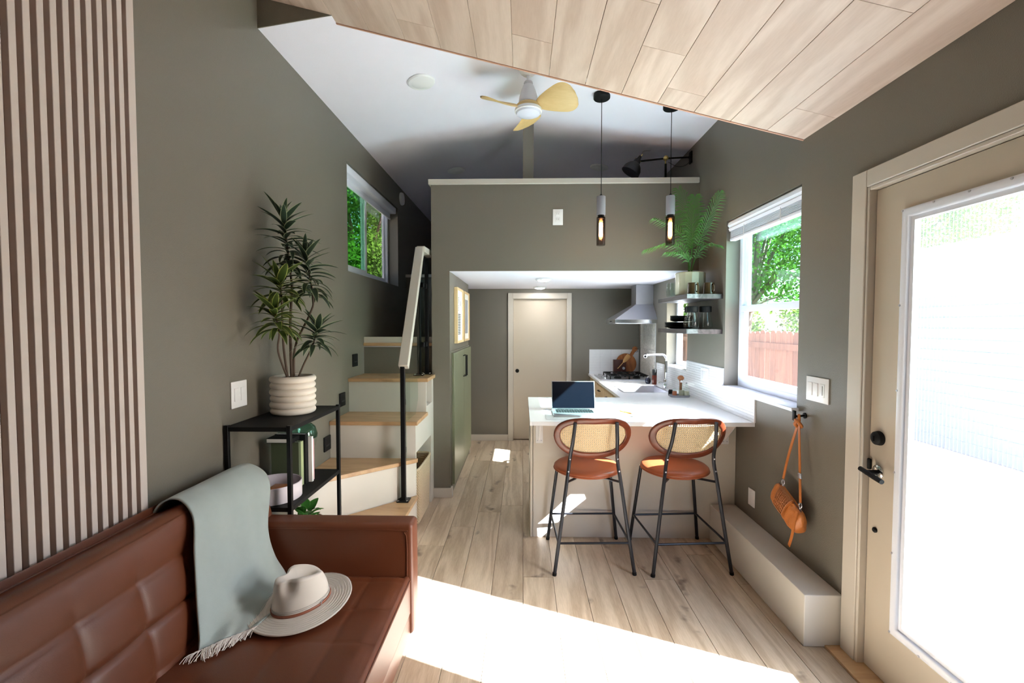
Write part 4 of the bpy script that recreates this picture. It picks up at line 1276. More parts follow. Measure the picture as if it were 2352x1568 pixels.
# ------------------------------------------------------------------ bar stools
def make_stool():
    t = thing('bar_stool', '', 'stool')
    def back_outline(th, k=1.0):
        a, bb = .254 * k, .147 * k
        c, s_ = cos(th), sin(th)
        e = 2 / 2.5
        x = abs(c) ** e * (1 if c > 0 else -1) * a
        z = abs(s_) ** e * (1 if s_ > 0 else -1) * bb
        if z > 0:
            z -= .011 * k * exp(-(x / .12) ** 2)
        else:
            x *= 1 - .10 * (-z / bb)
        return x, z
    ZC, YC = .873, -.198
    def yb(x, z):
        return YC + 1.05 * x * x - .38 * z
    def ringf(u, v):
        th = 2 * pi * u
        xo, zo = back_outline(th, 1.0)
        xi, zi = back_outline(th, 1.0)
        n_ = Vector((back_outline(th + .01)[0] - back_outline(th - .01)[0], 0, back_outline(th + .01)[1] - back_outline(th - .01)[1])).normalized()
        inw = Vector((-n_.z, 0, n_.x))
        ph = 2 * pi * v
        e = .55
        c, s_ = cos(ph), sin(ph)
        rr_ = .020 * abs(c) ** e * (1 if c > 0 else -1)
        yy = .013 * abs(s_) ** e * (1 if s_ > 0 else -1)
        x = xo + inw.x * (.020 + rr_); z = zo + inw.z * (.020 + rr_)
        return (x, yb(x, z) + yy, ZC + z)
    B().grid(ringf, 72, 16, cu=True, cv=True).build('back_frame', 'walnut', t, local=True, angle=60)
    # cane panel with its rows of holes
    b = B(); p = .0128
    nx, nz = 34, 19
    for i in range(-nx // 2, nx // 2):
        for j in range(-nz // 2, nz // 2 + 1):
            cx_, cz_ = (i + .5) * p, (j + .5) * p
            th = atan2(cz_ / .147, cx_ / .254)
            ox, oz = back_outline(th, .89)
            if cx_ * cx_ + cz_ * cz_ > ox * ox + oz * oz:
                continue
            h = p / 2; r = p * .27
            o8 = [(-h, -h), (0, -h), (h, -h), (h, 0), (h, h), (0, h), (-h, h), (-h, 0)]
            vs = []
            for (a, e) in o8:
                x, z = cx_ + a, cz_ + e
                vs.append((x, yb(x, z) - .001 * ((i + j) % 2), ZC + z))
            for k in range(8):
                th2 = radians(225 + 45 * k)
                x, z = cx_ + r * cos(th2), cz_ + r * sin(th2)
                vs.append((x, yb(x, z), ZC + z))
            b.add(vs, [(k, (k + 1) % 8, 8 + (k + 1) % 8, 8 + k) for k in range(8)])
    q = b.build('cane_panel', 'cane', t, local=True, angle=80)
    sm = q.modifiers.new('thickness', 'SOLIDIFY'); sm.thickness = .002
    # round leather seat
    b = B()
    b.lathe([(0, .575), (.185, .575), (.215, .585), (.229, .600), (.228, .614), (.214, .626), (.17, .634), (.09, .638), (0, .639)], (0, .065, 0), 48)
    b.build('seat', 'leatherseat', t, local=True, angle=60)
    B().tube([(.2295 * cos(2 * pi * k / 48), .065 + .2295 * sin(2 * pi * k / 48), .598) for k in range(48)], .0035, 6, closed=True).build('piping', 'leatherseat', t, local=True)
    R = .0115
    for s_ in (-1, 1):
        pts = spline([(s_ * .257, -.245, 0), (s_ * .214, -.218, .30), (s_ * .172, -.196, .60), (s_ * .160, -.186, .68), (s_ * .152, -.190, .75), (s_ * .141, -.235, .86), (s_ * .131, -.262, .985)], 28)
        q = B().tube(pts, R, 10).build('leg', 'stoolmetal', t, local=True)
        B().cyl((s_ * .257, -.245, 0), (s_ * .2545, -.2435, .018), .0135, 10).build('foot_cap', 'blackmatte', q, local=True)
        for (bx, by, bz) in ((s_ * .1535, -.199, .735), (s_ * .164, -.200, .655)):
            B().lathe([(.0055, 0), (.004, .003), (0, .0035)], (bx, by, bz), 8, Matrix.Rotation(radians(90), 4, 'X')).build('bolt', 'steel', q, local=True)
        q = B().tube([(s_ * .256, .245, 0), (s_ * .19, .20, .575)], R, 10).build('leg', 'stoolmetal', t, local=True)
        B().cyl((s_ * .256, .245, 0), (s_ * .254, .2435, .018), .0135, 10).build('foot_cap', 'blackmatte', q, local=True)
        B().tube([(s_ * .174, -.197, .585), (s_ * .10, -.08, .57), (s_ * .10, .10, .57), (s_ * .19, .20, .572)], .008, 8).build('seat_brace', 'stoolmetal', t, local=True)
    zf = .20
    xb_, yb2 = .229, -.227
    xf, yf = .233, .229
    fr = [(-xb_, yb2, zf), (xb_, yb2, zf), (xf, yf, zf), (-xf, yf, zf)]
    b = B()
    for k in range(4):
        b.tube([fr[k], fr[(k + 1) % 4]], .0075, 8)
    b.build('footrest', 'stoolmetal', t, local=True)
    return t
st = make_stool()
st['group'] = 'bar stools at the peninsula'
st.location = (.4535, 3.105, 0); st.rotation_euler = (0, 0, radians(2))
st['label'] = 'left bar stool with cane back, its tan leather seat mostly in shade'
s2 = copy_tree(st)
s2.location = (1.068, 3.112, 0); s2.rotation_euler = (0, 0, radians(4))
s2['label'] = 'right bar stool with cane back and sunlit tan leather seat, beside the bench box'

# ------------------------------------------------------------------ pendant lamps
def pendant(x, y, label):
    zc = roof_z(x)
    t = thing('pendant_lamp', label, 'pendant lamp', (x, y, zc), 0, 'pendant lamps over the peninsula')
    B().lathe([(.063, .012), (.065, -.004), (.065, -.024), (.060, -.030), (.0, -.030)], (x, y, zc - .004), 28).build('canopy', 'blackmatte', t)
    B().cyl((x, y, zc - .03), (x, y, 2.625), .0028, 8).build('cord', 'blackmatte', t)
    B().lathe([(.005, 2.632), (.012, 2.622), (.012, 2.612)], (x, y, 0), 12).build('strain_relief', 'blackmatte', t)
    B().lathe([(.0, 2.613), (.033, 2.613), (.0345, 2.608), (.0345, 2.472), (.033, 2.466), (0, 2.466)], (x, y, 0), 28).build('concrete_sleeve', 'concrete', t)
    B().lathe([(.026, 2.468), (.026, 2.440), (.020, 2.438)], (x, y, 0), 20).build('socket', 'blackmatte', t)
    B().lathe([(.026, 2.455), (.0345, 2.448), (.0345, 2.235), (.0335, 2.228)], (x, y, 0), 28).build('glass_tube', 'smoked', t)
    bl = B().lathe([(.010, 2.438), (.014, 2.425), (.0165, 2.40), (.0165, 2.30), (.012, 2.282), (.004, 2.275), (0, 2.274)], (x, y, 0), 20).build('bulb', glass('bulb_glass_%d' % int(x * 100), (1, .94, .84, 1), .6, haze=.3, hazecol=(1, .62, .34, 1)), t)
    b = B()
    for k in range(4):
        th = pi / 4 + k * pi / 2
        b.cyl((x + .0085 * cos(th), y + .0085 * sin(th), 2.405), (x + .0105 * cos(th), y + .0105 * sin(th), 2.300), .0052, 6)
    b.build('filament', 'filament', bl)
pendant(.622, 3.66, 'left pendant lamp, black cord with grey concrete sleeve and glowing smoked glass tube')
pendant(1.168, 3.66, 'right pendant lamp in front of the palm, canopy partly hidden by the wood ceiling')

# ------------------------------------------------------------------ ceiling fan
fx, fy = .042, 3.42
t = thing('ceiling_fan', 'white ceiling fan with three pale wood blades and a round light', 'ceiling fan', (fx, fy, 3.49))
B().lathe([(.070, 3.495), (.072, 3.475), (.060, 3.450), (.040, 3.432), (.022, 3.428), (0, 3.428)], (fx, fy, 0), 32).build('canopy', 'white', t)
B().cyl((fx, fy, 3.44), (fx, fy, 3.36), .013, 14).build('downrod', 'white', t)
B().lathe([(.0, 3.385), (.030, 3.383), (.034, 3.372), (.030, 3.362), (.040, 3.35), (.055, 3.315), (.068, 3.27), (.072, 3.235), (.070, 3.225), (0, 3.225)], (fx, fy, 0), 36).build('motor_housing', mat('fan_grey_white', rgb(214, 213, 216), .45), t)
B().lathe([(.0, 3.222), (.075, 3.222), (.088, 3.212), (.088, 3.190), (.084, 3.186), (0, 3.186)], (fx, fy, 0), 36).build('hub', 'fanwood', t)
B().lathe([(0, 3.186), (.098, 3.186), (.100, 3.182), (.100, 3.166), (.094, 3.162)], (fx, fy, 0), 36).build('light_ring', 'white', t)
B().lathe([(.094, 3.165), (.085, 3.150), (.055, 3.138), (0, 3.133)], (fx, fy, 0), 36).build('light_diffuser', mat('frosted_diffuser', rgb(226, 230, 246), .25), t)
def blade(ang):
    R0, R1 = .06, .365
    ca, sa = cos(ang), sin(ang)
    def mid(u):
        r = R0 + (R1 - R0) * u
        w = .028 + .132 * max(0.0, (u - .05)) ** .75 * (1 if u < .62 else sqrt(max(0.0, 1 - ((u - .62) / .38) ** 2)))
        sweep = .03 * u * u
        tilt = -radians(36 - 14 * u)
        z = 3.200 + .012 * u * u
        return r, w, sweep, tilt, z
    def fn(u, v, off):
        r, w, sweep, tilt, z = mid(min(u, .9999))
        q = (v - .5) * 2 * w
        y = sweep + q * cos(tilt); zz = z + q * sin(tilt) + off
        return (fx + r * ca - y * sa, fy + r * sa + y * ca, zz)
    b = B()
    nu, nv = 22, 8
    def shell(u, v):
        if v <= .5:
            return fn(u, v * 2, .005)
        return fn(u, (1 - v) * 2, -.005)
    b.grid(shell, nu, nv * 2, cv=True)
    return b.build('blade', 'fanwood', t, angle=50)
for a in (-28, 88, 198):
    blade(radians(a))

# ------------------------------------------------------------------ loft wall lamp
t = thing('wall_lamp', 'black articulated wall lamp with brass joint above the loft front', 'wall lamp', (1.585, 4.36, 3.16))
B().rbox(1.570, 4.34, 3.11, 1.585, 4.40, 3.22, .005).build('wall_plate', 'blackmatte', t)
B().tube([(1.575, 4.36, 3.165), (1.555, 4.36, 3.165)], .012, 10).build('pivot', 'blackmatte', t)
B().tube([(1.56, 4.36, 3.165), (1.33, 4.35, 3.152), (1.10, 4.34, 3.125)], .0085, 8).build('arm', 'blackmatte', t)
B().lathe([(.022, -.010), (.022, .010), (.012, .014), (0, .014)], (1.335, 4.338, 3.15), 18, Matrix.Rotation(radians(90), 4, 'X')).build('joint', 'brass', t)
B().tube([(1.335, 4.345, 3.13), (1.335, 4.345, 3.10)], .006, 8).build('joint_screw', 'brass', t)
B().cyl((1.338, 4.345, 3.10), (1.338, 4.345, 2.93), .010, 10).build('lower_arm', 'blackmatte', t)
Tl = Matrix.Translation((1.085, 4.335, 3.145)) @ Matrix.Rotation(radians(32), 4, 'Y')
B().lathe([(.012, .03), (.018, .0), (.030, -.02), (.034, -.045), (.062, -.070), (.082, -.105), (.088, -.150)], (0, 0, 0), 28, Tl).build('shade', mat('black_shade', rgb(14, 14, 18), .5), t)
B().tube([Tl @ Vector((-.032, 0, -.012)), Tl @ Vector((.032, 0, -.012))], .004, 8).build('shade_clip', 'brass', t)
B().tube([Tl @ Vector((.008, 0, .02)), Tl @ Vector((.006, 0, .055))], .005, 8).build('shade_knob', 'brass', t)
B().tube(spline([(1.36, 4.34, 3.115), (1.43, 4.335, 3.075), (1.50, 4.335, 3.075), (1.55, 4.34, 3.11), (1.562, 4.35, 3.17)], 16), .0022, 6).build('cable', 'stoolmetal', t)
B().tube(spline([Tl @ Vector((0, 0, .05)), (1.13, 4.33, 3.215), (1.19, 4.33, 3.215)], 10), .0020, 6).build('cable', 'stoolmetal', t)

# ------------------------------------------------------------------ sofa
SY0, SY1 = .12, 2.075
t = thing('sofa', 'cognac leather sofa with tufted seat and back along the left wall', 'sofa', (-.98, 1.1, 0))
def sg(x):
    return 1 if x >= 0 else -1
def tuft(s_, s0, ps, q, q0, pq, amp, e=.42, w=.5):
    fs = abs(sin(pi * (s_ - s0) / ps)) ** e
    ft = abs(sin(pi * (q - q0) / pq)) ** e
    return amp * (w * fs + (1 - w) * ft)
# seat cushion
SX0, SX1 = -1.245, -.525
def seatf(u, v):
    # u along Y, v around the section: bottom-back -> top -> front -> bottom-front
    y = SY0 + (SY1 - SY0) * u
    ed = min(u, 1 - u) * (SY1 - SY0)
    if v < .8:
        x = SX0 + (SX1 - SX0 - .02) * (v / .8)
        k = min(1, (SX1 - x) / .06)
        z = .409 + .010 * k + tuft(x, -.700, .187, y, 1.62, .200, .014, .24)
        z -= .016 * max(0, 1 - ed / .03) ** 2
        return (x, y, z)
    q = (v - .8) / .2
    th = q * pi / 2
    if q < .5:
        a = q * 2 * pi / 2
        return (SX1 - .02 + .020 * sin(a), y, .403 + .020 * cos(a))
    return (SX1, y, .403 - .155 * (q - .5) * 2)
b = B().grid(seatf, 220, 90, flip=True)
b.build('seat_cushion', 'leather', t, angle=70)
b = B()
b.tube([(SX1 + .001, SY0 + .01, .406), (SX1 + .001, SY1 - .01, .406)], .0045, 8)
b.tube([(SX1 + .001, SY1 - .01, .406), (-1.22, SY1 - .008, .425)], .004, 8)
b.build('piping', 'leather', t)
B().box(-1.25, SY0, .245, SX1 - .004, SY1, .36).build('seat_core', 'leather', t)
# base rail (front) and frame
B().rbox(-1.44, SY0 - .08, .13, -.528, 2.19, .246, .012).build('base_frame', 'leather', t)
for (x, y) in ((-1.38, .12), (-.60, .12), (-1.38, 2.10), (-.60, 2.10)):
    B().tube([(x, y, .13), (x, y, 0)], [.022, .014], 12).build('leg', 'walnut', t)
# arms
for (ya, yb) in ((2.077, 2.192), (SY0 - .115, SY0)):
    q = B().rbox(-1.405, ya, .135, -.512, yb, .668, .022, seg=3).build('arm', 'leather', t, angle=60)
    b = B()
    yin = ya + .002 if ya > 1 else yb - .002
    b.tube(spline([(-1.25, yin, .640), (-.60, yin, .640), (-.552, yin, .628), (-.540, yin, .58), (-.540, yin, .42), (-.540, yin, .27)], 40), .0042, 8)
    b.build('piping', 'leather', q)
# back
prof = [(-1.212, .40), (-1.222, .47), (-1.243, .597), (-1.277, .745), (-1.300, .830), (-1.311, .856), (-1.335, .870), (-1.40, .870), (-1.425, .864), (-1.435, .84), (-1.435, .20)]
PP = [Vector((p[0], 0, p[1])) for p in prof]
def backf(u, v):
    y = SY0 + (SY1 + .10 - SY0) * u
    p = cat_rom(PP, v)
    p2 = cat_rom(PP, min(1, v + .004)); p1 = cat_rom(PP, max(0, v - .004))
    tn = (p2 - p1).normalized()
    nrm = Vector((tn.z, 0, -tn.x))
    z = p.z
    h = 0
    if p.x > -1.318 and v < .7:
        zz = max(.44, z)
        ft = abs(sin(pi * (zz - .597) / .1495)) if zz < .7465 else sin(min(pi * .5, pi * (zz - .7465) / .20))
        fs = abs(sin(pi * (y - 1.431) / .205))
        w = .50 * min(1, max(0, (.80 - z) / .10)) + .06
        h = .034 * ((1 - w) * ft ** .26 + w * fs ** .32) - .004
    elif v < .75:
        h = .030
    if p.x < -1.315 and v < .75:
        fade = max(0.0, min(1.0, (p.x + 1.41) / .095))
        h = .026 * fade * fade * (3 - 2 * fade)
    p = p + nrm * h
    return (p.x, y, p.z)
B().grid(backf, 230, 110).build('backrest', 'leather', t, angle=70)
b = B(); b.prism_y([(p[0], p[1]) for p in prof][::-1], SY1 + .095, SY1 + .10); b.prism_y([(p[0], p[1]) for p in prof][::-1], SY0 - .02, SY0)
b.build('back_end_panel', 'leather', t)
B().tube([(-1.425, SY0, .868), (-1.425, SY1 + .10, .868)], .004, 8).build('piping', 'leather', t)
for k in range(-5, 4):
    y = 1.431 + .205 * k
    if y < SY0 + .05 or y > SY1 - .02:
        continue
    for (z, x) in ((.745, -1.277 - .0), (.597, -1.243)):
        B().lathe([(.011, 0), (.009, .004), (0, .006)], (x - .008, y, z), 12, Matrix.Rotation(radians(77), 4, 'Y')).build('button', 'leather', t)
for i in range(4):
    for j in range(-7, 3):
        x, y = -.700 - .187 * i, 1.62 + .200 * j
        if i == 3 or y < SY0 + .06:
            continue
        B().lathe([(.010, 0), (.008, .003), (0, .004)], (x, y, .4145), 12).build('button', 'leather', t)

# ------------------------------------------------------------------ throw blanket
Lc = [(-1.452, 1.70, .66), (-1.447, 1.70, .82), (-1.41, 1.705, .900), (-1.335, 1.705, .918), (-1.262, 1.675, .862), (-1.222, 1.622, .74), (-1.188, 1.585, .60), (-1.155, 1.553, .49), (-1.150, 1.545, .455), (-1.148, 1.540, .446)]
Mc = [(-1.452, 1.95, .66), (-1.447, 1.95, .82), (-1.41, 1.955, .900), (-1.335, 1.955, .920), (-1.256, 1.93, .862), (-1.208, 1.88, .72), (-1.168, 1.83, .57), (-1.122, 1.76, .475), (-1.095, 1.68, .452), (-1.085, 1.605, .448)]
Rc = [(-1.452, 2.165, .66), (-1.447, 2.17, .80), (-1.41, 2.178, .895), (-1.325, 2.182, .908), (-1.240, 2.175, .835), (-1.182, 2.05, .66), (-1.145, 2.03, .54), (-1.075, 2.00, .462), (-.985, 1.87, .450), (-1.018, 1.672, .448)]
Lc, Mc, Rc = [[Vector(p) for p in c] for c in (Lc, Mc, Rc)]
def throwf(u, v):
    a, m_, r = cat_rom(Lc, v), cat_rom(Mc, v), cat_rom(Rc, v)
    p = a * (2 * (u - .5) * (u - 1)) + m_ * (4 * u * (1 - u)) + r * (2 * u * (u - .5))
    am = .006 * min(1, v * 3)
    off = am * (sin(u * 9 + v * 4) * .8 + .6 * sin(u * 21 - v * 7) * v + .5 * sin(v * 14 + u * 5))
    return p + Vector((.7, 0, .6)) * (off + .008)
t = thing('throw_blanket', 'sage grey throw with knotted fringe draped over the sofa back', 'blanket', (-1.2, 1.85, .45))
q = B().grid(throwf, 60, 120).build('cloth', 'throw', t, angle=80)
sm = q.modifiers.new('thickness', 'SOLIDIFY'); sm.thickness = .006; sm.offset = 0
b = B(); rr = random.Random(9)
for k in range(46):
    u = k / 45
    p = Vector(throwf(u, 1.0)) - Vector((0, 0, .003))
    d_ = (Vector(throwf(u, 1.0)) - Vector(throwf(u, .97)))
    d_.z = 0; d_.normalize()
    for m_ in range(3):
        e = p + d_ * rr.uniform(.035, .062) + Vector((rr.uniform(-.018, .018), rr.uniform(-.014, .014), 0)); e.z = .440 + rr.uniform(0, .003)
        mid_ = (p + e) / 2 + Vector((rr.uniform(-.008, .008), rr.uniform(-.008, .008), .006))
        b.tube(spline([p, mid_, e], 5), .0013, 4)
b.build('fringe', 'fringe', t, kind='stuff')

# ------------------------------------------------------------------ hat
HT = Matrix.Translation((-.905, 1.808, .4515)) @ Matrix.Rotation(radians(-3), 4, 'Y') @ Matrix.Rotation(radians(4), 4, 'X') @ Matrix.Rotation(radians(-50), 4, 'Z')
t = thing('fedora_hat', 'ivory wide-brim hat with pinched crown lying on the sofa seat', 'hat', (-.905, 1.808, .45))
def brim(u, v):
    th = 2 * pi * u
    ra = .088 + (.190 - .088) * v
    x, y = ra * cos(th) * .96, ra * sin(th) * 1.04
    z = .010 + .010 * (v ** 2) * (cos(2 * th) * -.6 + .2) + .004 * (1 - v)
    return HT @ Vector((x, y, z))
q = B().grid(brim, 72, 14, cu=True).build('brim', 'hat', t, angle=80, label='grey-shaded straw brim')
sm = q.modifiers.new('thickness', 'SOLIDIFY'); sm.thickness = .003; sm.offset = 1
b = B()
for k in range(7):
    v = .35 + .64 * k / 6
    b.tube([Vector(brim(i / 60, v)) + Vector((0, 0, .0025)) for i in range(60)], .0009, 4, closed=True)
b.build('stitching', 'hat', q)
def crown(u, v):
    th = 2 * pi * u
    c, s_ = cos(th), sin(th)
    H = .122
    if v < .62:
        w = v / .62
        r = .100 - .020 * w ** 1.4
        z = .012 + H * w ** .9
    else:
        w = (v - .62) / .38
        r = .080 * cos(w * pi / 2)
        z = .012 + H + .012 * sin(min(1, w * 2) * pi / 2)
    x, y = r * c * .88, r * s_ * 1.10
    # teardrop dent of the top, and two front pinches (front = -y)
    hz = max(0, (z - .075) / .06)
    dent = .050 * exp(-(x / .030) ** 2) * exp(-((y - .010) / .060) ** 2) * (1 if v > .5 else 0) * min(1, (v - .5) / .12 if v > .5 else 0)
    z -= dent
    for sx in (-1, 1):
        g_ = exp(-((x - sx * .052) / .022) ** 2) * exp(-((y + .052) / .026) ** 2) * min(1, hz)
        x -= sx * .022 * g_; y += .012 * g_; z -= .006 * g_
    z -= .018 * max(0, y / .08) * min(1, hz)
    return HT @ Vector((x, y, z))
B().grid(crown, 72, 44, cu=True).build('crown', 'hat', t, angle=80)
def band(u, v):
    th = 2 * pi * u
    r = .1013
    return HT @ Vector((r * cos(th) * .885, r * sin(th) * 1.105, .013 + .011 * v))
q = B().grid(band, 60, 2, cu=True).build('band', 'hatband', t, angle=80)
sm = q.modifiers.new('thickness', 'SOLIDIFY'); sm.thickness = .003; sm.offset = 1
b = B()
for zz in (.030, .036):
    b.tube([HT @ Vector((.1000 * cos(2 * pi * i / 60) * .885, .1000 * sin(2 * pi * i / 60) * 1.105, zz)) for i in range(60)], .0012, 4, closed=True)
b.build('ribbon', mat('grey_ribbon', rgb(176, 172, 166), .8), t)
c_ = HT @ Vector((.074, .062, .019))
B().tube([c_ + Vector((0, .012 * cos(2 * pi * i / 12), .008 * sin(2 * pi * i / 12))) for i in range(12)], .0016, 6, closed=True).build('buckle', 'steel', t)

# ------------------------------------------------------------------ console table
CX0, CX1, CY0, CY1 = -1.478, -1.145, 2.200, 2.815
t = thing('console_table', 'black metal console shelf with three tiers between sofa and stairs', 'console table', ((CX0 + CX1) / 2, (CY0 + CY1) / 2, 0))
s_ = .020
for x in (CX0, CX1 - s_):
    for y in (CY0, CY1 - s_):
        B().box(x, y, 0, x + s_, y + s_, 1.10).build('leg', 'black', t, bevel=.0015)
for zt in (1.092, .690, .285):
    B().box(CX0 + .002, CY0 + .002, zt - .022, CX1 - .002, CY1 - .002, zt).build('shelf', 'blackmatte', t, bevel=.0015)

t = thing('cachepot_bowl', 'low lavender-white cylindrical bowl on the middle tier of the console', 'bowl', (-1.305, 2.335, .69))
B().lathe([(0, .004), (.122, .004), (.128, 0), (.131, .002), (.132, .082), (.129, .085), (.124, .082), (.124, .010), (0, .010)], (-1.305, 2.340, .69), 48).build('bowl', 'bowl', t)
B().rbox(-1.33, 2.30, .702, -1.24, 2.39, .745, .004).build('wood_block', 'board', t)
bk = []
def book(x0, x1, y0, y1, z0, z1, m_, label, pages=True):
    q = thing('book', label, 'book', ((x0 + x1) / 2, (y0 + y1) / 2, z0), 0, 'books on the console')
    b = B()
    flat = (z1 - z0) < .05
    if flat:
        b.box(x0, y0, z0, x1, y1, z0 + .002); b.box(x0, y0, z1 - .002, x1, y1, z1); b.box(x1 - .002, y0, z0 + .002, x1, y1, z1 - .002)
        b.build('cover', m_, q)
        B().box(x0 + .002, y0 + .002, z0 + .002, x1 - .003, y1 - .002, z1 - .002).build('pages', 'paper', q)
    else:
        b.box(x0, y0, z0, x1, y0 + .002, z1); b.box(x0, y1 - .002, z0, x1, y1, z1); b.box(x1 - .002, y0 + .002, z0, x1, y1 - .002, z1)
        b.build('cover', m_, q)
        B().box(x0 + .003, y0 + .002, z0 + .003, x1 - .003, y1 - .002, z1 - .003).build('pages', 'paper', q)
Z = .691
book(-1.40, -1.245, 2.480, 2.505, Z, Z + .255, 'booka', 'dark olive book with its plain cover towards the sofa')
book(-1.40, -1.245, 2.507, 2.521, Z, Z + .250, 'bookb', 'thin pale green book next to the olive one')
book(-1.40, -1.245, 2.523, 2.535, Z, Z + .250, 'bookb', 'second thin pale green book, touching the black one')
book(-1.41, -1.235, 2.537, 2.572, Z, Z + .285, 'blackmatte', 'thick black upright book in the middle of the row')
book(-1.39, -1.215, 2.574, 2.592, Z, Z + .262, 'paper', 'white upright book right of the black one')
book(-1.39, -1.225, 2.594, 2.610, Z, Z + .250, 'bookc', 'yellow-spined book right of the white one')
book(-1.39, -1.225, 2.612, 2.624, Z, Z + .240, 'bookd', 'thin pink-spined book at the far end of the row')
book(-1.41, -1.265, 2.450, 2.533, Z + .2565, Z + .281, 'blackmatte', 'black book lying flat on top of the upright green books')
t = thing('glass_vase', 'rounded clear glass vase with a green-tinted shoulder behind the books', 'vase', (-1.33, 2.715, .69))
B().lathe([(0, .003), (.055, .003), (.060, .02), (.050, .09), (.055, .14), (.074, .20), (.078, .24), (.066, .285), (.045, .305), (.040, .31)], (-1.33, 2.715, .69), 36).build('glass', 'glass', t, angle=60)
B().lathe([(.0765, .225), (.079, .245), (.067, .288), (.044, .309)], (-1.33, 2.715, .69), 36).build('shoulder', glass('green_glass', (.45, .68, .60, 1), 1), t, angle=60)

# ------------------------------------------------------------------ leaves
def leaf_mesh(name, L, w, droop, m_, cup=.25, n=9, tip=.75):
    b = B(); b.uv = []
    for i in range(n + 1):
        v = i / n
        y = L * (sin(v * min(1.4, droop + .01)) / (droop + .01)) if droop > .05 else L * v
        z = -L * (1 - cos(v * droop)) / (droop + .01) if droop > .05 else 0
        ww = w * .5 * (sin(pi * min(1, v ** tip * .93 + .07)) ** .75) if v < 1 else 0
        for (k, q) in enumerate((-1, -.55, 0, .55, 1)):
            b.v.append(Vector((q * ww, y, z + abs(q) * ww * cup)))
            b.uv.append(((q + 1) / 2, v))
    for i in range(n):
        for k in range(4):
            a = i * 5 + k
            b.f.append((a, a + 1, a + 6, a + 5))
    me = b.mesh(name, m_, angle=80)
    return me
LM = {}
for mk in ('leaf', 'leafgreen'):
    LM[mk] = [leaf_mesh('leaf', 1, .215, d_, mk) for d_ in (.35, .8, 1.25)]
def put_leaf(parent, me, base, direction, L, roll=0, name='leaf'):
    """leaf root at base (world), growing along direction"""
    d_ = Vector(direction).normalized()
    up = Vector((0, 0, 1))
    x = d_.cross(up)
    if x.length < .05:
        x = Vector((1, 0, 0))
    x.normalize(); z = x.cross(d_)
    R_ = Matrix((x, d_, z)).transposed().to_4x4() @ Matrix.Rotation(roll, 4, 'Y')
    o = bpy.data.objects.new(name, me)
    COL.objects.link(o)
    o.parent = parent
    o.matrix_basis = Matrix.Translation(Vector(base) - org_of(parent)) @ R_ @ Matrix.Scale(L, 4)
    return o

PX_, PY_, PZ_ = -1.318, 2.575, 1.092
t = thing('dracaena_plant', 'tall variegated dracaena in a ribbed ivory pot on the console', 'plant', (PX_, PY_, PZ_))
prof = [(0, .0), (.100, .0)]
rings = 6
for k in range(rings):
    z0_ = .002 + k * .0358
    for j in range(7):
        th = -pi / 2 + pi * (j + .5) / 7
        rad_ = .104 + (.003 if k % 2 else 0)
        prof.append((rad_ + .0165 * cos(th), z0_ + .0179 + .0175 * sin(th)))
prof += [(.104, .217), (.098, .216), (.096, .20), (0, .20)]
B().lathe(prof, (PX_, PY_, PZ_), 56).build('pot', 'pot', t, angle=60)
B().lathe([(0, .203), (.06, .206), (.0965, .200)], (PX_, PY_, PZ_), 24).build('soil', 'soil', t)
rr = random.Random(21)
def stem(pts, r0, r1):
    P_ = spline(pts, 18)
    B().tube(P_, [r0 + (r1 - r0) * i / 18 for i in range(19)], 9).build('stem', 'stem', t)
zt = PZ_ + .2
heads = [
    # base, top, number, leaf length, materials, spread
    ((-1.325, 2.58, 1.90), (-1.350, 2.56, 2.220), 54, .172, 'leaf'),
    ((-1.205, 2.60, 1.76), (-1.235, 2.57, 2.010), 42, .172, 'leaf'),
    ((-1.335, 2.50, 1.74), (-1.325, 2.45, 1.845), 32, .178, 'leafgreen'),
    ((-1.325, 2.45, 1.56), (-1.315, 2.38, 1.690), 40, .165, 'leafgreen'),
    ((-1.225, 2.62, 1.47), (-1.180, 2.60, 1.58), 28, .165, 'leaf'),
]
stem([(-1.325, 2.575, zt), (-1.33, 2.58, 1.6), (-1.322, 2.59, 1.80), heads[0][0], heads[0][1]], .0085, .005)
stem([(-1.315, 2.58, zt), (-1.305, 2.585, 1.48), (-1.225, 2.60, 1.66), heads[1][0], heads[1][1]], .007, .004)
stem([(-1.34, 2.56, zt), (-1.352, 2.54, 1.50), heads[2][0], heads[2][1]], .007, .004)
stem([(-1.335, 2.55, zt), (-1.36, 2.50, 1.45), heads[3][0], heads[3][1]], .006, .004)
stem([(-1.29, 2.58, zt), (-1.27, 2.60, 1.36), heads[4][0], heads[4][1]], .006, .004)
for hi, (p0, p1, n_, L_0, mk) in enumerate(heads):
    p0, p1 = Vector(p0), Vector(p1)
    ax = (p1 - p0).normalized()
    lean = Vector((.35, -.1, 0)) if hi == 4 else Vector((0.10, -.05, 0))
    for k in range(n_):
        u = k / (n_ - 1)
        th = k * 2.39996 + hi
        side = Vector((cos(th), sin(th), 0))
        el = -.15 + 1.05 * u ** 2.2
        d_ = (side + lean) * cos(el) + Vector((0, 0, 1)) * sin(el)
        base = p0.lerp(p1, u)
        L = L_0 * rr.uniform(.85, 1.12) * (1 - .25 * (u > .92))
        if base.x + d_.normalized().x * L < -1.462:
            # keep the leaf off the wall
            d_.x *= .35
            L = min(L, max(.05, (base.x + 1.468) / max(.15, abs(d_.normalized().x))))
        me = LM[mk][0 if u > .75 else (1 if u > .35 else 2)]
        put_leaf(t, me, base, d_ + Vector((0, 0, .25)), L, rr.uniform(-.3, .3))

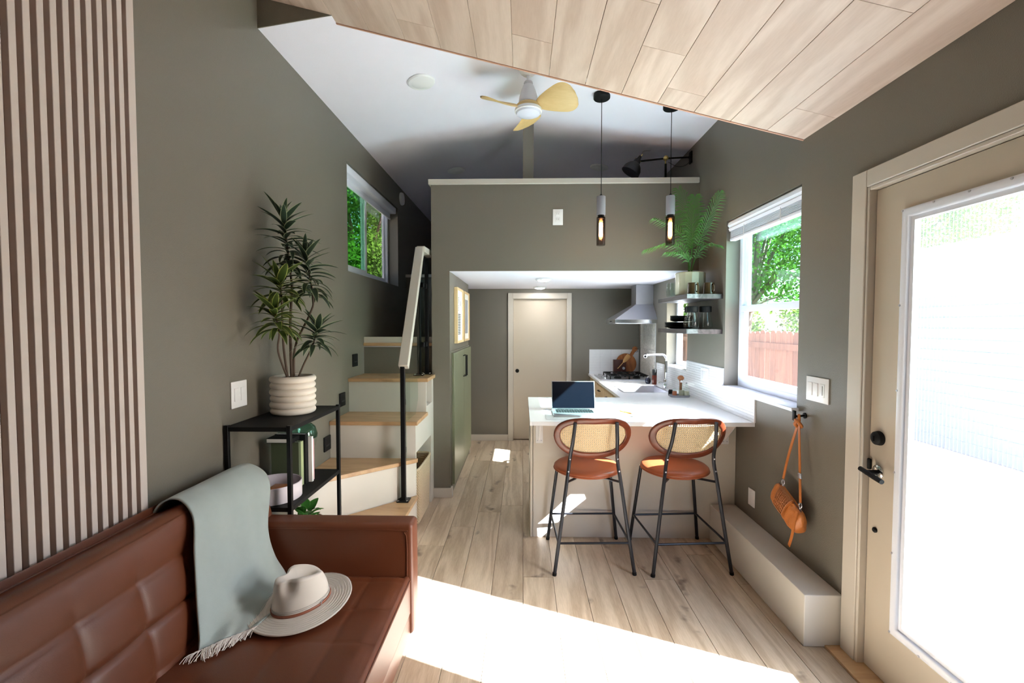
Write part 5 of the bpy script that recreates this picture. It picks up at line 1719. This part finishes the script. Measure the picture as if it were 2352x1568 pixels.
# ------------------------------------------------------------------ small plant on the bottom tier
t = thing('potted_plant', 'small glossy green plant in a speckled pot on the lowest console tier', 'plant', (-1.24, 2.55, .286))
B().lathe([(0, 0), (.06, 0), (.085, .20), (.080, .20), (.072, .16), (0, .16)], (-1.24, 2.55, .286), 28).build('pot', mat('speckled_pot', rgb(206, 186, 176), .5, var=.35, vscale=140), t)
wl = leaf_mesh('leaf', 1, .55, .8, 'houseplant', .3, 8, .6)
for k in range(16):
    th = k * 2.4; el = rr.uniform(.3, 1.0)
    put_leaf(t, wl, (-1.24 + .02 * cos(th), 2.55 + .02 * sin(th), .286 + .17 + .006 * k), (cos(th) * cos(el), sin(th) * cos(el), sin(el)), rr.uniform(.07, .12), rr.uniform(-.4, .4))

# ------------------------------------------------------------------ palm on the upper shelf
SZ = 1.842
t = thing('palm_plant', 'green palm in a faceted cream glazed pot on the upper shelf', 'plant', (1.425, 3.92, SZ))
b = B()
nf_ = 14
pr_ = [(0, 0), (.112, 0), (.122, .012), (.122, .19), (.116, .196), (.110, .19), (.108, .16), (0, .16)]
b.lathe(pr_, (1.425, 3.92, SZ), nf_)
b.build('pot', 'potgreen', t, angle=15)
def frond(pts, llen, n_, seed, m_='palm'):
    rr_ = random.Random(seed)
    P_ = spline(pts, 30)
    b = B(); b.uv = []
    b.tube(P_, [.0045 - .0035 * i / 30 for i in range(31)], 6)
    b.uv = [(0.5, 0)] * len(b.v)
    start = .36
    for k in range(n_):
        u = start + (1 - start) * k / (n_ - 1)
        i = min(29, int(u * 30))
        p = cat_rom(P_, u); tn = (P_[i + 1] - P_[i]).normalized()
        upv = Vector((0, 0, 1))
        if abs(tn.z) > .8:
            upv = Vector((0, -1, 0))
        sd = tn.cross(upv).normalized()
        q = (u - start) / (1 - start)
        ln = llen * (sin(pi * (.14 + .80 * q)) ** .6) * rr_.uniform(.9, 1.1)
        for s_ in (-1, 1):
            d_ = (sd * s_ * (.85 - .25 * q) + tn * (.55 + .6 * q)).normalized()
            dr = Vector((0, 0, -1)) * ln * .34
            m1 = p + d_ * ln * .5 + Vector((0, 0, ln * .06)); e = p + d_ * ln + dr
            wd = tn * .0042
            k0 = len(b.v)
            for (c_, wk) in ((p, .5), (p + (m1 - p) * .6, 1.0), (m1, .95), ((m1 + e) / 2, .6)):
                b.v += [c_ - wd * wk, c_ + wd * wk + Vector((0, 0, .0015))]
                b.uv += [(.2, 0), (.8, 0)]
            b.v.append(e); b.uv.append((.5, 1))
            for j in range(3):
                b.f.append((k0 + 2 * j, k0 + 2 * j + 1, k0 + 2 * j + 3, k0 + 2 * j + 2))
            b.f.append((k0 + 6, k0 + 7, k0 + 8))
    off = org_of(t)
    o = b.build('frond', m_, t, angle=80)
    return o
bs = Vector((1.42, 3.92, SZ + .16))
def fr_(mid1, mid2, tip, L, n_, seed):
    frond([bs + Vector((random.Random(seed).uniform(-.015, .015), random.Random(seed + 50).uniform(-.015, .015), 0)), mid1, mid2, tip], L, n_, seed)
fr_((1.43, 3.91, 2.22), (1.40, 3.88, 2.46), (1.29, 3.83, 2.70), .175, 24, 1)
fr_((1.45, 3.84, 2.24), (1.475, 3.70, 2.42), (1.50, 3.55, 2.60), .135, 22, 2)
fr_((1.42, 3.87, 2.22), (1.405, 3.82, 2.42), (1.395, 3.76, 2.62), .165, 22, 3)
fr_((1.40, 3.90, 2.20), (1.29, 3.85, 2.38), (1.10, 3.80, 2.46), .14, 19, 4)
fr_((1.38, 3.88, 2.16), (1.25, 3.82, 2.26), (1.02, 3.76, 2.21), .15, 19, 5)
fr_((1.44, 3.85, 2.14), (1.48, 3.76, 2.24), (1.53, 3.60, 2.21), .10, 16, 6)
fr_((1.40, 3.88, 2.12), (1.33, 3.84, 2.18), (1.20, 3.80, 2.19), .12, 17, 7)
fr_((1.41, 3.95, 2.22), (1.37, 4.00, 2.45), (1.29, 3.98, 2.58), .15, 21, 8)

# ------------------------------------------------------------------ crockery on the shelves
def mug(x, y, label, rot):
    q = thing('mug', label, 'mug', (x, y, SZ), 0, 'brown mugs on the upper shelf')
    B().lathe([(0, 0), (.040, 0), (.045, .006), (.041, .092), (.039, .094), (.037, .090), (.040, .012), (0, .010)], (x, y, SZ), 28).build('cup', 'mug', q)
    ca, sa = cos(rot), sin(rot)
    pts = [(x + ca * r_, y + sa * r_, SZ + z_) for (r_, z_) in ((.039, .078), (.054, .078), (.062, .062), (.062, .038), (.054, .022), (.043, .020))]
    B().tube(spline(pts, 14), .0055, 8).build('handle', 'mug', q)
mug(1.375, 3.715, 'left amber-brown mug in front of the cream palm pot', radians(-72))
mug(1.500, 3.715, 'right amber-brown mug, nearest the wall on the upper shelf', radians(-72))
def tumbler(x, y, z, label, h=.13, r=.034, group=None):
    q = thing('glass_tumbler', label, 'glass', (x, y, z), 0, group)
    B().lathe([(0, .004), (r * .7, .002), (r * .95, .02), (r, h * .4), (r * .85, h), (r * .80, h), (r * .93, h * .4), (r * .85, .022), (0, .010)], (x, y, z), 24).build('glass', 'glass', q, angle=50)
tumbler(1.345, 4.10, SZ, 'front clear ribbed glass left of the palm pot', group='clear glasses on the upper shelf')
tumbler(1.345, 4.20, SZ, 'back clear ribbed glass left of the palm pot, farther along the shelf', group='clear glasses on the upper shelf')
SZ2 = 1.5635
def jar(x, y, label):
    q = thing('lidded_jar', label, 'jar', (x, y, SZ2), 0, 'glass jars with black lids on the lower shelf')
    B().lathe([(0, .004), (.040, .002), (.054, .012), (.056, .04), (.048, .09), (.038, .135), (.036, .14)], (x, y, SZ2), 26).build('glass', 'glass', q, angle=60)
    B().lathe([(0, .138), (.046, .138), (.048, .142), (.048, .182), (.045, .186), (0, .186)], (x, y, SZ2), 26).build('lid', 'blackmatte', q)
jar(1.392, 3.775, 'left glass jar with black lid, beside the plates')
jar(1.500, 3.775, 'right glass jar with black lid, nearest the wall')
jar(1.435, 3.93, 'glass jar with black lid standing behind the other two')
for k in range(4):
    q = B().lathe([(0, 0), (.08, 0), (.125, .012), (.135, .020), (.132, .022), (.08, .006), (0, .005)], (1.44, 4.20, SZ2 + .012 * k), 36).build('plate', 'blackmatte', None, angle=50)
    recenter(q, (1.44, 4.20, SZ2 + .012 * k))
    tag(q, ['lowest large black plate, resting on the lower shelf', 'large black plate second from the bottom of the stack', 'large black plate third from the bottom of the stack', 'topmost large black plate, just under the small plates'][k], 'plate', 'black plates on the lower shelf')
for k in range(4):
    q = B().lathe([(0, 0), (.06, 0), (.094, .010), (.100, .018), (.097, .020), (.06, .005), (0, .004)], (1.45, 4.19, SZ2 + .062 + .0115 * k), 32).build('small_plate', 'blackmatte', None, angle=50)
    recenter(q, (1.45, 4.19, SZ2 + .062 + .0115 * k))
    tag(q, ['lowest small black plate of the upper stack', 'small black plate second from the bottom of the upper stack', 'small black plate second from the top of the upper stack', 'small black plate on the very top of the stack'][k], 'plate', 'small black plates on the lower shelf')

# ------------------------------------------------------------------ hook and bag
t = thing('coat_hook', 'small black wall hook under the end of the window sill', 'hook', (XR, 2.57, 1.09))
B().lathe([(.016, 0), (.016, .006), (.010, .008), (0, .008)], (XR, 2.57, 1.09), 16, RX).build('base', 'blackmatte', t)
B().cyl((XR - .005, 2.57, 1.09), (1.528, 2.572, 1.085), .006, 10).build('arm', 'blackmatte', t)
B().rbox(1.520, 2.562, 1.062, 1.532, 2.584, 1.118, .003).build('peg_end', 'blackmatte', t)
t = thing('handbag', 'small tan leather bag with a woven flap hanging from the hook', 'bag', (1.50, 2.58, .50))
c0 = Vector((1.515, 2.590, .560))
axv = Vector((-.04, -1, -.34)).normalized()          # long axis, towards the lower near end
nv_ = Vector((-1, .12, .0)); nv_ = (nv_ - axv * nv_.dot(axv)).normalized()
uv_ = nv_.cross(axv).normalized()
if uv_.z < 0:
    uv_ = -uv_
def bagf(u, v):
    th = 2 * pi * v
    s_ = (u - .5) * 2
    k = max(0.0, 1 - abs(s_) ** 7) ** .28
    c, q = cos(th), sin(th)
    a = .048 * abs(c) ** .75 * (1 if c > 0 else -1) * (.75 - .25 * q)
    h = .072 * abs(q) ** .8 * (1 if q > 0 else -1)
    n_ = noise.noise(Vector((s_ * 5, c * 2, q * 2))) * .006
    p = c0 + axv * (.150 * s_) + (nv_ * (a + n_) + uv_ * h) * k
    if p.x > XR - .004:
        p.x = XR - .004
    return p
B().grid(bagf, 36, 40, cv=True).build('body', 'bagleather', t, angle=80)
def flapf(u, v):
    s_ = -.62 + .95 * u
    th = radians(115 + 130 * v) if False else radians(82 + 118 * v)
    c, q = cos(th), sin(th)
    w_ = 1.0 - .25 * v * v
    a = -.056 * abs(c) ** .75 * (1 if c > 0 else -1) * (.75 - .25 * q)
    h = .080 * abs(q) ** .8 * (1 if q > 0 else -1)
    cx_ = -.15
    s2_ = cx_ + (s_ - cx_) * w_
    return c0 + axv * (.150 * s2_) + nv_ * a + uv_ * h
b = B()
B().grid(flapf, 16, 16).build('flap', 'bagleather', t, angle=80)
nb = 11
for k in range(nb):
    b.tube([Vector(flapf(u_ / 12, .15 + .8 * k / (nb - 1))) + nv_ * .003 for u_ in range(1, 12)], .0028, 5)
for k in range(8):
    b.tube([Vector(flapf(.08 + .84 * k / 7, v_ / 12)) + nv_ * .0035 for v_ in range(2, 12)], .0022, 5)
b.build('weave', mat('woven_leather', rgb(176, 112, 66), .5), t)
def strap(pts, w, name='strap', th=.0035):
    P_ = spline(pts, 24)
    b = B()
    for i, p in enumerate(P_):
        tn = (P_[min(i + 1, 24)] - P_[max(i - 1, 0)]).normalized()
        sd = tn.cross(Vector((1, 0, 0))).normalized(); nn = tn.cross(sd)
        for (a, e) in ((-1, -1), (1, -1), (1, 1), (-1, 1)):
            b.v.append(p + sd * a * w / 2 + nn * e * th / 2)
    for i in range(24):
        for j in range(4):
            b.f.append((i * 4 + j, i * 4 + (j + 1) % 4, (i + 1) * 4 + (j + 1) % 4, (i + 1) * 4 + j))
    return b.build(name, 'bagleather', t, angle=60)
kn = Vector((1.550, 2.565, 1.062))
eL = c0 - axv * .085 + uv_ * .072
eR = c0 + axv * .105 + uv_ * .066
sL = [kn + (eL + Vector((0, 0, .05)) - kn) * q + Vector((0, .010 * sin(pi * q), 0)) for q in (0, .33, .66, 1)]
strap(sL, .017)
k2 = kn + Vector((-.008, -.012, -.02))
sR = [k2 + (eR + Vector((0, 0, .045)) - k2) * q for q in (0, .33, .66, 1)]
strap(sR, .017)
b = B()
b.tube(spline([kn + Vector((0, .012, -.01)), kn + Vector((-.022, .0, .006)), kn + Vector((-.016, -.022, -.004)), kn + Vector((.004, -.016, -.030)), kn + Vector((-.006, .010, -.035)), kn + Vector((-.020, .006, -.015)), kn + Vector((-.004, -.010, .010))], 40), .0085, 8)
b.tube(spline([kn + Vector((0, .010, .0)), kn + Vector((-.004, .0, .030)), kn + Vector((-.01, -.014, .028)), kn + Vector((-.012, -.018, -.01))], 16), .0075, 8)
b.build('knot', 'bagleather', t)
ks = sR[2]
B().rbox(ks.x - .006, ks.y - .013, ks.z - .014, ks.x + .006, ks.y + .013, ks.z + .014, .003).build('slider', 'steel', t)
for e in (eL, eR):
    B().tube([e + Vector((0, .012 * cos(2 * pi * i / 14), .030 + .014 * sin(2 * pi * i / 14))) for i in range(14)], .0028, 6, closed=True).build('ring', 'steel', t)
    B().cyl(e + Vector((0, 0, .016)), e + Vector((0, 0, -.012)), .005, 8).build('clasp', 'steel', t)
strap([eR + Vector((-.022, -.008, .0)), eR + Vector((-.032, -.004, -.06)), eR + Vector((-.034, .012, -.14)), eR + Vector((-.030, .045, -.215))], .018, 'zip_pull')
strap([eL + Vector((-.012, .012, .0)), eL + Vector((-.018, .026, -.03)), eL + Vector((-.016, .03, -.07))], .014, 'zip_pull')
B().tube([c0 + axv * (.12 * (q / 10 - .5) * 2) + uv_ * .073 + nv_ * .004 for q in range(11)], .0035, 6).build('zip', mat('dark_zip', rgb(96, 60, 52), .5), t)
